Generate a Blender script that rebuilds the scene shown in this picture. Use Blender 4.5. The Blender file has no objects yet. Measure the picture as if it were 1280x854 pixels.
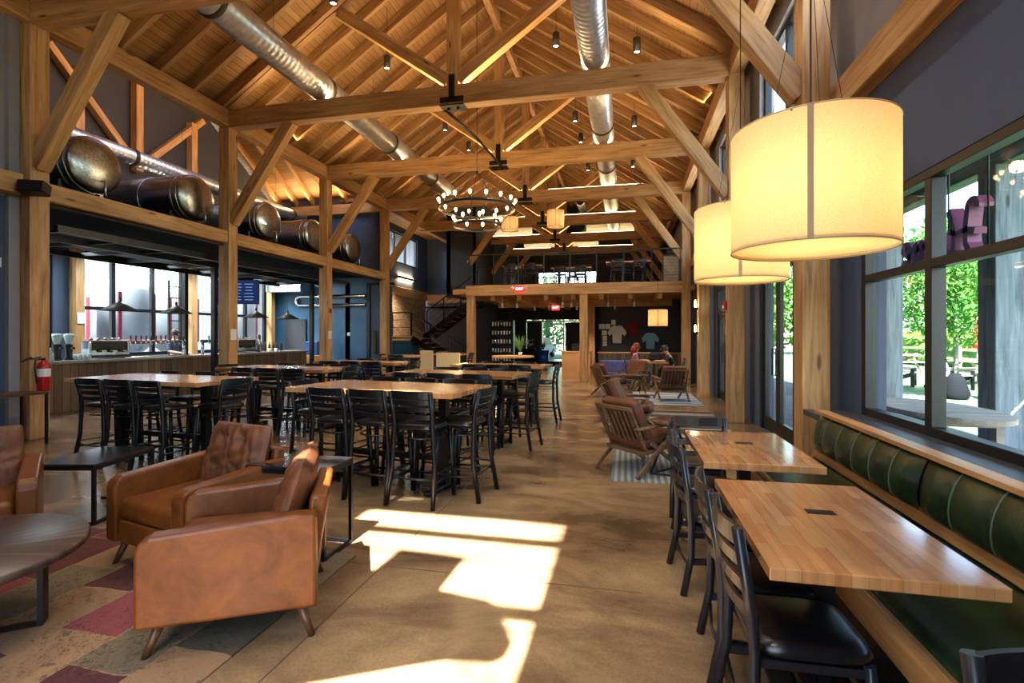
import bpy, bmesh, math, random
from mathutils import Vector, Matrix, Quaternion
R = math.radians
rnd = random.Random(7)
SC = bpy.context.scene
COL = SC.collection

# ------------------------------------------------------------------ colours / materials
def hx(s, a=1.0):
    s = s.lstrip('#')
    v = [int(s[i:i + 2], 16) / 255 for i in (0, 2, 4)]
    return tuple(((c / 12.92) if c <= 0.04045 else ((c + 0.055) / 1.055) ** 2.4) for c in v) + (a,)

class NT:
    def __init__(self, name):
        self.m = bpy.data.materials.new(name); self.m.use_nodes = True
        self.t = self.m.node_tree; self.t.nodes.clear()
        self.out = self.n('ShaderNodeOutputMaterial')
    def n(self, kind, **kw):
        nd = self.t.nodes.new(kind)
        for k, v in kw.items():
            if k in nd.inputs.keys() if hasattr(nd, 'inputs') else False:
                nd.inputs[k].default_value = v
            else:
                setattr(nd, k, v)
        return nd
    def l(self, a, b): self.t.links.new(a, b)
    def coords(self, scale=(1, 1, 1), kind='Object', rnd_off=True, rot=(0, 0, 0)):
        tc = self.n('ShaderNodeTexCoord'); mp = self.n('ShaderNodeMapping')
        mp.inputs['Scale'].default_value = scale; mp.inputs['Rotation'].default_value = rot
        if rnd_off:
            oi = self.n('ShaderNodeObjectInfo')
            mu = self.n('ShaderNodeVectorMath', operation='SCALE')
            cb = self.n('ShaderNodeCombineXYZ')
            self.l(oi.outputs['Random'], cb.inputs[0]); self.l(oi.outputs['Random'], cb.inputs[1])
            mu.inputs['Scale'].default_value = 37.0
            self.l(cb.outputs[0], mu.inputs[0])
            ad = self.n('ShaderNodeVectorMath', operation='ADD')
            self.l(tc.outputs[kind], ad.inputs[0]); self.l(mu.outputs[0], ad.inputs[1])
            self.l(ad.outputs[0], mp.inputs['Vector'])
        else:
            self.l(tc.outputs[kind], mp.inputs['Vector'])
        return mp.outputs[0]
    def noise(self, vec, scale=5, detail=4, rough=0.55, dist=0):
        nd = self.n('ShaderNodeTexNoise'); nd.inputs['Scale'].default_value = scale
        nd.inputs['Detail'].default_value = detail; nd.inputs['Roughness'].default_value = rough
        nd.inputs['Distortion'].default_value = dist
        self.l(vec, nd.inputs['Vector']); return nd
    def ramp(self, fac, stops, interp='LINEAR'):
        r = self.n('ShaderNodeValToRGB'); e = r.color_ramp.elements; r.color_ramp.interpolation = interp
        while len(e) < len(stops): e.new(0.5)
        for i, (p, c) in enumerate(stops): e[i].position = p; e[i].color = c
        self.l(fac, r.inputs[0]); return r.outputs[0]
    def mix(self, fac, a, b, mode='MIX'):
        m = self.n('ShaderNodeMix', data_type='RGBA', blend_type=mode)
        for s, v in ((0, fac), (6, a), (7, b)):
            if isinstance(v, (int, float)): m.inputs[s].default_value = v
            elif isinstance(v, tuple): m.inputs[s].default_value = v
            else: self.l(v, m.inputs[s])
        return m.outputs[2]
    def bump(self, h, strength=0.3, dist=0.02):
        b = self.n('ShaderNodeBump'); b.inputs['Strength'].default_value = strength
        b.inputs['Distance'].default_value = dist; self.l(h, b.inputs['Height']); return b.outputs[0]
    def pbr(self, col, rough=0.5, metal=0.0, normal=None, spec=None, coat=0, **kw):
        p = self.n('ShaderNodeBsdfPrincipled')
        for k, v in (('Base Color', col), ('Roughness', rough), ('Metallic', metal)):
            if isinstance(v, (int, float, tuple)): p.inputs[k].default_value = v
            else: self.l(v, p.inputs[k])
        if normal is not None: self.l(normal, p.inputs['Normal'])
        if spec is not None: p.inputs['Specular IOR Level'].default_value = spec
        if coat: p.inputs['Coat Weight'].default_value = coat; p.inputs['Coat Roughness'].default_value = 0.15
        for k, v in kw.items(): p.inputs[k].default_value = v
        self.l(p.outputs[0], self.out.inputs[0]); return p

def plain(name, col, rough=0.5, metal=0.0, vary=0.12, scale=3.0, spec=None, coat=0, bump=0.0):
    t = NT(name); v = t.coords()
    nz = t.noise(v, scale, 3)
    c = hx(col) if isinstance(col, str) else col
    d = tuple(x * (1 - vary) for x in c[:3]) + (1,); u = tuple(min(1, x * (1 + vary)) for x in c[:3]) + (1,)
    cc = t.ramp(nz.outputs[0], [(0.3, d), (0.7, u)])
    nb = t.bump(t.noise(v, scale * 30, 2).outputs[0], bump, 0.004) if bump else None
    t.pbr(cc, rough, metal, nb, spec, coat); return t.m

def emit(name, col, s):
    t = NT(name); e = t.n('ShaderNodeEmission'); e.inputs[0].default_value = hx(col) if isinstance(col, str) else col
    e.inputs[1].default_value = s; t.l(e.outputs[0], t.out.inputs[0]); return t.m

def timber(name, dark, mid, light, rough=0.55, along=1.2, across=16):
    t = NT(name); v = t.coords((along, across, across))
    n1 = t.noise(v, 1.0, 5, 0.6, 0.6)
    v2 = t.coords((0.5, 2.2, 2.2)); n2 = t.noise(v2, 1.3, 2)
    c = t.ramp(n1.outputs[0], [(0.3, hx(dark)), (0.48, hx(mid)), (0.7, hx(light))])
    c2 = t.ramp(n2.outputs[0], [(0.3, (0.72, 0.68, 0.64, 1)), (0.65, (1.0, 1.0, 1.0, 1))])
    cc = t.mix(1.0, c, c2, 'MULTIPLY')
    vk = t.coords((0.8, 3.2, 3.2)); vo = t.n('ShaderNodeTexVoronoi'); vo.inputs['Scale'].default_value = 1.1
    t.l(vk, vo.inputs['Vector'])
    kn = t.ramp(vo.outputs['Distance'], [(0.05, (1, 1, 1, 1)), (0.1, (0, 0, 0, 1))])
    cc = t.mix(kn, cc, tuple(x * 0.45 for x in hx(dark)[:3]) + (1,))
    t.pbr(cc, rough, 0, t.bump(n1.outputs[0], 0.15, 0.01)); return t.m

def planks(name, cols, width, length, axis_long=0, rough=0.5, gap=hx('2a1c10'), gw=0.01, spec=None, coat=0, offset=0.5):
    """boards laid side by side; axis_long 0: boards run along local x, 1: along local y, 2: vertical boards (z) over x or y"""
    t = NT(name)
    tc = t.n('ShaderNodeTexCoord'); sep = t.n('ShaderNodeSeparateXYZ'); t.l(tc.outputs['Object'], sep.inputs[0])
    cb = t.n('ShaderNodeCombineXYZ')
    if axis_long == 0: t.l(sep.outputs[0], cb.inputs[0]); t.l(sep.outputs[1], cb.inputs[1])
    elif axis_long == 1: t.l(sep.outputs[1], cb.inputs[0]); t.l(sep.outputs[0], cb.inputs[1])
    else:
        s = t.n('ShaderNodeMath', operation='ADD'); t.l(sep.outputs[0], s.inputs[0]); t.l(sep.outputs[1], s.inputs[1])
        t.l(sep.outputs[2], cb.inputs[0]); t.l(s.outputs[0], cb.inputs[1])
    br = t.n('ShaderNodeTexBrick'); br.offset = offset
    br.inputs['Scale'].default_value = 1.0; br.inputs['Brick Width'].default_value = length
    br.inputs['Row Height'].default_value = width; br.inputs['Mortar Size'].default_value = gw * 0.5
    br.inputs['Color1'].default_value = (0, 0, 0, 1); br.inputs['Color2'].default_value = (1, 1, 1, 1)
    br.inputs['Mortar'].default_value = (0.5, 0.5, 0.5, 1); br.inputs['Bias'].default_value = 0
    t.l(cb.outputs[0], br.inputs['Vector'])
    n = len(cols)
    c = t.ramp(br.outputs['Color'], [(i / (n - 1), hx(k)) for i, k in enumerate(cols)])
    mp = t.n('ShaderNodeMapping'); mp.inputs['Scale'].default_value = (2.0, 30, 30); t.l(cb.outputs[0], mp.inputs['Vector'])
    nz = t.noise(mp.outputs[0], 1.0, 4, 0.6, 0.4)
    c2 = t.ramp(nz.outputs[0], [(0.3, (0.74, 0.72, 0.7, 1)), (0.65, (1.05, 1.05, 1.05, 1))])
    cc = t.mix(1.0, c, c2, 'MULTIPLY')
    cc = t.mix(br.outputs['Fac'], cc, gap)
    t.pbr(cc, rough, 0, None, spec, coat); return t.m

def leather(name, a, b, rough=0.38, bs=0.25):
    t = NT(name); v = t.coords()
    n1 = t.noise(v, 5, 5, 0.62, 0.5)
    c = t.ramp(n1.outputs[0], [(0.28, hx(a)), (0.68, hx(b))])
    vo = t.n('ShaderNodeTexVoronoi'); vo.inputs['Scale'].default_value = 220; t.l(v, vo.inputs['Vector'])
    n3 = t.noise(v, 14, 3, 0.6, 1.2)
    ad = t.n('ShaderNodeMath', operation='ADD'); t.l(vo.outputs['Distance'], ad.inputs[0]); t.l(n3.outputs[0], ad.inputs[1])
    t.pbr(c, rough, 0, t.bump(ad.outputs[0], bs, 0.006), spec=0.3); return t.m

def make_materials():
    g = {}
    g['timber'] = timber('timber', '#90683c', '#bd905a', '#d4ab76')
    g['rafter'] = timber('rafter_wood', '#85613a', '#a98050', '#bf9864')
    g['deck'] = planks('roof_deck', ['#946b3c', '#a67c4b', '#9d7342', '#b28956'], 0.14, 3.2, 1, 0.6, hx('#5a3c1e'), 0.012)
    g['navy'] = plain('navy_wall_paint', '#404f68', 0.7, vary=0.06)
    g['upper'] = plain('grey_upper_wall', '#8a878b', 0.8, vary=0.05)
    g['dark'] = plain('charcoal_wall_paint', '#2b2c31', 0.7, vary=0.06)
    g['blue'] = plain('slate_blue_wall_paint', '#35607f', 0.5, vary=0.08)
    g['black'] = plain('black_metal', '#15161a', 0.38, 0.3, vary=0.15)
    g['blackframe'] = plain('black_window_frame', '#101317', 0.4, 0.2, vary=0.1)
    g['stool'] = plain('black_stool_steel', '#14161c', 0.32, 0.35, vary=0.15)
    g['vinyl'] = plain('black_vinyl', '#0f1013', 0.3, vary=0.1, bump=0.05)
    g['blacktop'] = plain('satin_black_laminate', '#1a1b1e', 0.17, vary=0.1, coat=0.6)
    g['chairwood'] = plain('black_lacquered_wood', '#1b1b20', 0.3, vary=0.1)
    g['white'] = plain('white_paper', '#d9d7d2', 0.7, vary=0.03)
    g['cream'] = plain('cream_board', '#c9b48a', 0.7, vary=0.06)
    g['red'] = plain('red_enamel', '#b0141a', 0.25, vary=0.05, coat=0.4)
    g['blockx'] = planks('butcher_block', ['#b4804f', '#c79562', '#a87446', '#d2a472', '#bd8c5a'], 0.045, 0.42, 0, 0.22, hx('#8a5a2e'), 0.001, coat=0.5, offset=0.37)
    g['blocky'] = planks('butcher_block_lengthwise', ['#b98250', '#c38d5b', '#b17a4a', '#cb9a69', '#bd8653'], 0.05, 0.34, 1, 0.13, hx('#8a5a2e'), 0.001, coat=0.5, offset=0.37)
    g['tan'] = leather('tan_leather', '#4a2409', '#713f18', 0.36, 0.1)
    g['browncush'] = leather('brown_leather', '#41251a', '#6b3f2a', 0.34, 0.4)
    g['tuft'] = leather('worn_brown_leather', '#432416', '#6c4129', 0.28, 0.4)
    g['green'] = leather('bottle_green_leather', '#0f1d14', '#24371f', 0.2, 0.12)
    g['legwood'] = timber('walnut_leg', '#3a2415', '#553620', '#6b4529', 0.4)
    g['slatwood'] = timber('slat_chair_wood', '#4c3825', '#6b5137', '#836647', 0.45)
    g['benchwood'] = timber('oak_bench_trim', '#9a6a3c', '#b98650', '#cf9e68', 0.35, 1.5, 22)
    g['barfront'] = planks('weathered_bar_boards', ['#5c4a37', '#75604a', '#4d3f30', '#857056', '#66533d'], 0.16, 2.6, 2, 0.7, hx('#231b12'), 0.012)
    g['stone'] = plain('pale_counter_stone', '#8e8a84', 0.25, vary=0.15, scale=12, coat=0.3)
    g['steel'] = None
    # spiral duct steel
    t = NT('spiral_duct_steel'); v = t.coords((1, 1, 1), rnd_off=False)
    w = t.n('ShaderNodeTexWave', wave_type='BANDS', bands_direction='Y'); w.inputs['Scale'].default_value = 2.6; w.inputs['Distortion'].default_value = 0.0
    t.l(v, w.inputs['Vector']); nz = t.noise(v, 9, 3)
    c = t.ramp(nz.outputs[0], [(0.3, hx('#b9babd')), (0.7, hx('#d9dadd'))])
    t.pbr(c, 0.33, 0.85, t.bump(w.outputs[0], 0.25, 0.02)); g['duct'] = t.m
    t = NT('brushed_tank_steel'); v = t.coords((1, 14, 14)); nz = t.noise(v, 2.0, 3)
    c = t.ramp(nz.outputs[0], [(0.3, hx('#8f9297')), (0.7, hx('#c3c7cc'))])
    t.pbr(c, 0.28, 1.0, t.bump(nz.outputs[0], 0.08, 0.02)); g['tank'] = t.m
    g['chrome'] = plain('bright_steel', '#b9bdc2', 0.22, 1.0, vary=0.06)
    # concrete
    t = NT('polished_concrete'); v = t.coords(rnd_off=False)
    n1 = t.noise(t.coords((0.7, 1.5, 1), rnd_off=False), 0.9, 6, 0.62, 0.7); n2 = t.noise(v, 3.2, 4, 0.55); n3 = t.noise(v, 60, 2)
    c = t.ramp(n1.outputs[0], [(0.32, hx('#4c3b29')), (0.45, hx('#776047')), (0.62, hx('#9b815e'))])
    c2 = t.ramp(n2.outputs[0], [(0.3, (0.62, 0.6, 0.58, 1)), (0.62, (1, 1, 1, 1))])
    c = t.mix(0.6, c, c2, 'MULTIPLY')
    c3 = t.ramp(n3.outputs[0], [(0.35, (0.86, 0.85, 0.84, 1)), (0.65, (1.05, 1.05, 1.05, 1))])
    c = t.mix(1.0, c, c3, 'MULTIPLY')
    rg = t.ramp(n1.outputs[0], [(0.3, (0.2, 0.2, 0.2, 1)), (0.7, (0.27, 0.27, 0.27, 1))])
    t.pbr(c, rg, 0, t.bump(n2.outputs[0], 0.02, 0.01)); g['concrete'] = t.m
    g['joint'] = plain('control_joint_line', '#4a3a28', 0.8)  # dark brown of the floor's control joints
    # patchwork rug
    t = NT('patchwork_rug'); v = t.coords(rnd_off=False)
    br = t.n('ShaderNodeTexBrick'); br.offset = 0.37
    br.inputs['Scale'].default_value = 1.0; br.inputs['Brick Width'].default_value = 0.62; br.inputs['Row Height'].default_value = 0.36
    br.inputs['Mortar Size'].default_value = 0.004; br.inputs['Color1'].default_value = (0, 0, 0, 1); br.inputs['Color2'].default_value = (1, 1, 1, 1)
    br.inputs['Mortar'].default_value = (0.5, 0.5, 0.5, 1)
    dn = t.noise(v, 6, 3); da = t.n('ShaderNodeVectorMath', operation='SCALE'); da.inputs['Scale'].default_value = 0.05; t.l(dn.outputs['Color'], da.inputs[0])
    db = t.n('ShaderNodeVectorMath', operation='ADD'); t.l(t.coords((1, 1, 1), rnd_off=False, rot=(0, 0, R(90))), db.inputs[0]); t.l(da.outputs[0], db.inputs[1])
    t.l(db.outputs[0], br.inputs['Vector'])
    c = t.ramp(br.outputs['Color'], [(0.0, hx('#4d2222')), (0.2, hx('#866848')), (0.34, hx('#592a29')), (0.46, hx('#90704e')), (0.58, hx('#45412f')), (0.68, hx('#83603f')), (0.8, hx('#7d3a3c')), (0.88, hx('#6a5d45'))], 'CONSTANT')
    n1 = t.noise(v, 20, 6, 0.8, 2.2)
    p = t.ramp(n1.outputs[0], [(0.42, (0.22, 0.19, 0.2, 1)), (0.5, (1, 1, 1, 1))])
    n2 = t.noise(v, 3.5, 3, 0.6, 1.0)
    c = t.mix(t.ramp(n2.outputs[0], [(0.42, (0.15, 0.15, 0.15, 1)), (0.6, (0.85, 0.85, 0.85, 1))]), c, p, 'MULTIPLY')
    n4 = t.noise(v, 9, 4, 0.7, 1.5)
    c = t.mix(t.ramp(n4.outputs[0], [(0.58, (0, 0, 0, 1)), (0.64, (0.22, 0.22, 0.22, 1))]), c, hx('#8a4a3a'))
    t.pbr(c, 0.92, 0, t.bump(t.noise(v, 180, 2).outputs[0], 0.4, 0.006)); g['rug'] = t.m
    def striped(name, a, b, sc, axis='X'):
        t = NT(name); v = t.coords(rnd_off=False)
        w = t.n('ShaderNodeTexWave', wave_type='BANDS', bands_direction=axis); w.inputs['Scale'].default_value = sc; w.inputs['Distortion'].default_value = 0.6
        w.inputs['Detail Scale'].default_value = 6
        t.l(v, w.inputs['Vector']); nz = t.noise(v, 40, 3)
        c = t.ramp(w.outputs[0], [(0.42, hx(a)), (0.58, hx(b))]); c = t.mix(0.3, c, nz.outputs[0], 'MULTIPLY')
        t.pbr(c, 0.9); return t.m
    g['stripe'] = striped('blue_striped_rug', '#5d7078', '#a39e90', 4.5)
    g['stripe2'] = striped('grey_banded_rug', '#3b3b42', '#9b978f', 0.55, 'Y')
    g['stripe3'] = striped('pale_blue_rug', '#5d7288', '#a9b3bd', 0.9, 'Y')
    # coffee table: sunburst veneer
    t = NT('sunburst_veneer'); v = t.coords(rnd_off=False)
    gr = t.n('ShaderNodeTexGradient', gradient_type='RADIAL'); t.l(v, gr.inputs[0])
    mu = t.n('ShaderNodeMath', operation='MULTIPLY'); mu.inputs[1].default_value = 46; t.l(gr.outputs['Fac'], mu.inputs[0])
    cb = t.n('ShaderNodeCombineXYZ'); t.l(mu.outputs[0], cb.inputs[0])
    ln = t.n('ShaderNodeVectorMath', operation='LENGTH'); t.l(v, ln.inputs[0]); t.l(ln.outputs['Value'], cb.inputs[1])
    n1 = t.noise(cb.outputs[0], 1.6, 4, 0.6)
    c = t.ramp(n1.outputs[0], [(0.3, hx('#2c211d')), (0.5, hx('#3f312a')), (0.7, hx('#655247'))])
    t.pbr(c, 0.35, 0, t.bump(n1.outputs[0], 0.3, 0.01)); g['sunburst'] = t.m
    # glass
    t = NT('window_glass'); fr = t.n('ShaderNodeFresnel'); fr.inputs[0].default_value = 1.45
    tr = t.n('ShaderNodeBsdfTransparent'); tr.inputs[0].default_value = (0.93, 0.96, 0.96, 1)
    gl = t.n('ShaderNodeBsdfGlossy'); gl.inputs['Roughness'].default_value = 0.02
    ge = t.n('ShaderNodeNewGeometry'); iv = t.n('ShaderNodeMath', operation='SUBTRACT'); iv.inputs[0].default_value = 1.0; t.l(ge.outputs['Backfacing'], iv.inputs[1])
    ml = t.n('ShaderNodeMath', operation='MULTIPLY'); t.l(fr.outputs[0], ml.inputs[0]); t.l(iv.outputs[0], ml.inputs[1])
    mx = t.n('ShaderNodeMixShader'); t.l(ml.outputs[0], mx.inputs[0]); t.l(tr.outputs[0], mx.inputs[1]); t.l(gl.outputs[0], mx.inputs[2])
    t.l(mx.outputs[0], t.out.inputs[0]); g['glass'] = t.m
    # lamp shade fabric
    t = NT('linen_drum_shade'); v = t.coords((1, 1, 1)); nz = t.noise(v, 160, 2)
    df = t.n('ShaderNodeBsdfDiffuse'); tl = t.n('ShaderNodeBsdfTranslucent')
    c = t.ramp(nz.outputs[0], [(0.3, hx('#dcc49a')), (0.7, hx('#e6d2aa'))])
    t.l(c, df.inputs[0]); t.l(c, tl.inputs[0]); mx = t.n('ShaderNodeMixShader'); mx.inputs[0].default_value = 0.5
    t.l(df.outputs[0], mx.inputs[1]); t.l(tl.outputs[0], mx.inputs[2]); t.l(mx.outputs[0], t.out.inputs[0]); g['shade'] = t.m
    g['ledge'] = plain('dark_painted_ledge', '#34363c', 0.45)
    g['matteblack'] = plain('matte_black_cloth', '#14161a', 0.95, vary=0.1, spec=0.08)
    g['piping'] = plain('green_leather_piping', '#55664c', 0.25)
    g['seam'] = plain('tan_lamp_piping', '#a89274', 0.8)
    g['led'] = emit('warm_led_strip', (1.0, 0.72, 0.36, 1), 7.0)
    g['lens'] = emit('lit_downlight_lens', (1.0, 0.86, 0.62, 1), 14.0)
    g['bulb'] = emit('lit_filament_bulb', (1.0, 0.66, 0.3, 1), 9.0)
    g['exit'] = emit('lit_red_sign_face', (0.9, 0.02, 0.02, 1), 1.3)
    g['signwhite'] = emit('lit_sign_letters', (1.0, 0.75, 0.7, 1), 2.0)
    g['screen'] = emit('lit_menu_screen', (0.01, 0.02, 0.07, 1), 0.6)
    g['screentext'] = emit('lit_menu_text', (0.25, 0.4, 0.75, 1), 0.35)
    g['fluo'] = emit('lit_white_tube', (0.8, 0.95, 1.0, 1), 4.0)
    # brick
    t = NT('reclaimed_brick'); tc = t.n('ShaderNodeTexCoord'); sp = t.n('ShaderNodeSeparateXYZ'); t.l(tc.outputs['Object'], sp.inputs[0])
    ad = t.n('ShaderNodeMath', operation='ADD'); t.l(sp.outputs[0], ad.inputs[0]); t.l(sp.outputs[1], ad.inputs[1])
    cb = t.n('ShaderNodeCombineXYZ'); t.l(ad.outputs[0], cb.inputs[0]); t.l(sp.outputs[2], cb.inputs[1])
    br = t.n('ShaderNodeTexBrick'); br.inputs['Scale'].default_value = 1; br.inputs['Brick Width'].default_value = 0.22; br.inputs['Row Height'].default_value = 0.075
    br.inputs['Mortar Size'].default_value = 0.008; br.inputs['Color1'].default_value = hx('#8d7358'); br.inputs['Color2'].default_value = hx('#b79c78'); br.inputs['Mortar'].default_value = hx('#55493c')
    t.l(cb.outputs[0], br.inputs['Vector']); t.pbr(br.outputs['Color'], 0.85); g['brick'] = t.m
    # outdoors
    def leafm(name, a, b):
        t = NT(name); v = t.coords(); nz = t.noise(v, 3.5, 3)
        c = t.ramp(nz.outputs[0], [(0.3, hx(a)), (0.7, hx(b))])
        df = t.n('ShaderNodeBsdfDiffuse'); tl = t.n('ShaderNodeBsdfTranslucent'); t.l(c, df.inputs[0]); t.l(c, tl.inputs[0])
        mx = t.n('ShaderNodeMixShader'); mx.inputs[0].default_value = 0.4; t.l(df.outputs[0], mx.inputs[1]); t.l(tl.outputs[0], mx.inputs[2]); t.l(mx.outputs[0], t.out.inputs[0]); return t.m
    g['leaf'] = leafm('maple_leaves', '#3b6b33', '#62903f'); g['hedge'] = leafm('hedge_leaves', '#587c2e', '#86a046')
    g['treedark'] = leafm('far_leaves', '#4b7544', '#7ba06c')
    g['grass'] = plain('lawn_grass', '#3d5a33', 0.95, vary=0.3, scale=2)
    g['paver'] = plain('pale_patio_paving', '#56565a', 0.9, vary=0.1)
    g['greypost'] = timber('weathered_grey_post', '#4e545c', '#6e7680', '#8a929b', 0.8)
    g['greyplank'] = timber('weathered_table_board', '#8a7c70', '#a8998b', '#c0b3a5', 0.75)
    g['bark'] = plain('grey_bark', '#6c6a62', 0.9, vary=0.2)
    g['pink'] = plain('plum_sign_enamel', '#8a4a78', 0.4, vary=0.15, scale=6)
    g['soffit'] = plain('grey_soffit_boards', '#9a9a9a', 0.8)
    g['palewall'] = plain('pale_metal_siding', '#8d9296', 0.6, vary=0.05)
    g['hallwall'] = planks('white_hall_siding', ['#8a9096', '#989da2', '#91969b'], 0.3, 6, 2, 0.6, hx('#5f666b'), 0.03)
    g['redstripe'] = plain('dull_red_band', '#8f2c38', 0.5)
    g['skin'] = plain('skin', '#c89a80', 0.55, vary=0.05)
    g['hairred'] = plain('auburn_hair', '#7a2e16', 0.5, vary=0.2, scale=20)
    g['hairdark'] = plain('dark_hair', '#1d1714', 0.5, vary=0.2, scale=20)
    g['clothpink'] = plain('pink_and_blue_cloth', '#a77a9a', 0.9, vary=0.35, scale=7)
    g['clothdark'] = plain('dark_cloth', '#20232c', 0.9, vary=0.15)
    g['clothblue'] = plain('blue_denim_cloth', '#3a4c66', 0.9, vary=0.2)
    g['shirtlight'] = plain('light_blue_cloth', '#7fb4d0', 0.9, vary=0.08)
    g['shirtred'] = plain('dark_red_cloth', '#6e1420', 0.9, vary=0.08)
    g['shirtwhite'] = plain('white_print_cloth', '#c9c4bf', 0.9, vary=0.15, scale=12)
    g['purple'] = plain('violet_blue_cushion', '#565a8e', 0.85, vary=0.25, scale=8)
    g['bluebin'] = plain('blue_plastic', '#1f4f9c', 0.4)
    g['orangewood'] = plain('maple_veneer', '#b3834f', 0.4, vary=0.1)
    g['clear'] = plain('clear_plastic', '#bcd6d8', 0.15, vary=0.05)
    g['amber'] = plain('brown_glass', '#3a2413', 0.15)
    g['panel'] = plain('pale_acoustic_felt', '#77736b', 0.9, vary=0.05)
    g['grating'] = plain('dark_bronze', '#3a3129', 0.5, 0.4)
    return g
G = make_materials()

# ------------------------------------------------------------------ mesh helpers
class B:
    def __init__(self): self.bm = bmesh.new()
    def _tr(self, vs, M):
        if M is not None:
            for v in vs: v.co = M @ v.co
    def box(self, c, s, M=None, bev=0.0, seg=1):
        x, y, z = [k / 2 for k in s]
        vs = [self.bm.verts.new((c[0] + a * x, c[1] + b * y, c[2] + d * z)) for a in (-1, 1) for b in (-1, 1) for d in (-1, 1)]
        fs = [self.bm.faces.new([vs[i] for i in q]) for q in ((0, 1, 3, 2), (4, 6, 7, 5), (0, 4, 5, 1), (2, 3, 7, 6), (0, 2, 6, 4), (1, 5, 7, 3))]
        if bev:
            es = list({e for f in fs for e in f.edges})
            r = bmesh.ops.bevel(self.bm, geom=es, offset=bev, segments=seg, profile=0.5, affect='EDGES')
            vs = list({v for f in r['faces'] for v in f.verts} | {v for v in vs if v.is_valid})
            if seg > 1:
                for f in r['faces']: f.smooth = True
        self._tr(vs, M); return self
    def bar(self, p0, p1, w, h, up=(0, 0, 1), bev=0.0):
        p0, p1 = Vector(p0), Vector(p1); d = p1 - p0
        return self.box((0, 0, 0), (d.length, w, h), frame(p0, p1, up), bev)
    def tube(self, pts, r, seg=8, closed=False, cap=True, M=None):
        pts = [Vector(p) for p in pts]; n = len(pts)
        rr = r if isinstance(r, (list, tuple)) else [r] * n
        rings = []; prev = None
        for i, p in enumerate(pts):
            if closed: d = pts[(i + 1) % n] - pts[i - 1]
            else: d = pts[min(i + 1, n - 1)] - pts[max(i - 1, 0)]
            d.normalize()
            if prev is None:
                u = d.orthogonal().normalized()
                if abs(d.z) < 0.95: u = Vector((0, 0, 1)).cross(d).normalized()
            else:
                u = (prev - d * prev.dot(d))
                u = u.normalized() if u.length > 1e-6 else d.orthogonal().normalized()
            prev = u; w = d.cross(u)
            rings.append([self.bm.verts.new(p + (u * math.cos(a) + w * math.sin(a)) * rr[i]) for a in [2 * math.pi * k / seg for k in range(seg)]])
        m = n if closed else n - 1
        for i in range(m):
            a, b = rings[i], rings[(i + 1) % n]
            for k in range(seg):
                f = self.bm.faces.new((a[k], a[(k + 1) % seg], b[(k + 1) % seg], b[k])); f.smooth = True
        if cap and not closed:
            self.bm.faces.new(rings[0][::-1]); self.bm.faces.new(rings[-1])
        if M is not None: self._tr([v for rg in rings for v in rg], M)
        return self
    def lathe(self, prof, c=(0, 0, 0), seg=24, M=None, smooth=True):
        rings = []
        for r, z in prof:
            if r < 1e-5: rings.append([self.bm.verts.new((c[0], c[1], c[2] + z))])
            else: rings.append([self.bm.verts.new((c[0] + r * math.cos(2 * math.pi * k / seg), c[1] + r * math.sin(2 * math.pi * k / seg), c[2] + z)) for k in range(seg)])
        for a, b in zip(rings, rings[1:]):
            for k in range(seg):
                k2 = (k + 1) % seg
                if len(a) == 1 and len(b) == 1: continue
                if len(a) == 1: f = self.bm.faces.new((a[0], b[k2], b[k]))
                elif len(b) == 1: f = self.bm.faces.new((a[k], a[k2], b[0]))
                else: f = self.bm.faces.new((a[k], a[k2], b[k2], b[k]))
                f.smooth = smooth
        self._tr([v for rg in rings for v in rg], M); return self
    def prism(self, poly, z0, z1, M=None):
        lo = [self.bm.verts.new((x, y, z0)) for x, y in poly]; hi = [self.bm.verts.new((x, y, z1)) for x, y in poly]
        n = len(poly)
        self.bm.faces.new(lo[::-1]); self.bm.faces.new(hi)
        for i in range(n): self.bm.faces.new((lo[i], lo[(i + 1) % n], hi[(i + 1) % n], hi[i]))
        self._tr(lo + hi, M); return self
    def grid(self, f, nu, nv, thick=None, M=None):
        vs = [[self.bm.verts.new(f(i / nu, j / nv)) for j in range(nv + 1)] for i in range(nu + 1)]
        for i in range(nu):
            for j in range(nv):
                q = self.bm.faces.new((vs[i][j], vs[i + 1][j], vs[i + 1][j + 1], vs[i][j + 1])); q.smooth = True
        self._tr([v for r in vs for v in r], M); return self
    def quad(self, a, b, c, d):
        self.bm.faces.new([self.bm.verts.new(p) for p in (a, b, c, d)]); return self

def frame(p0, p1, up=(0, 0, 1)):
    p0, p1 = Vector(p0), Vector(p1); x = (p1 - p0).normalized(); up = Vector(up)
    if abs(x.dot(up)) > 0.98: up = Vector((0, 1, 0)) if abs(x.y) < 0.9 else Vector((1, 0, 0))
    y = up.cross(x).normalized(); z = x.cross(y)
    M = Matrix((x, y, z)).transposed().to_4x4(); M.translation = (p0 + p1) / 2; return M
def RZ(a): return Matrix.Rotation(a, 4, 'Z')
def RX(a): return Matrix.Rotation(a, 4, 'X')
def RY(a): return Matrix.Rotation(a, 4, 'Y')
def TR(x, y, z=0): return Matrix.Translation((x, y, z))

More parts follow.
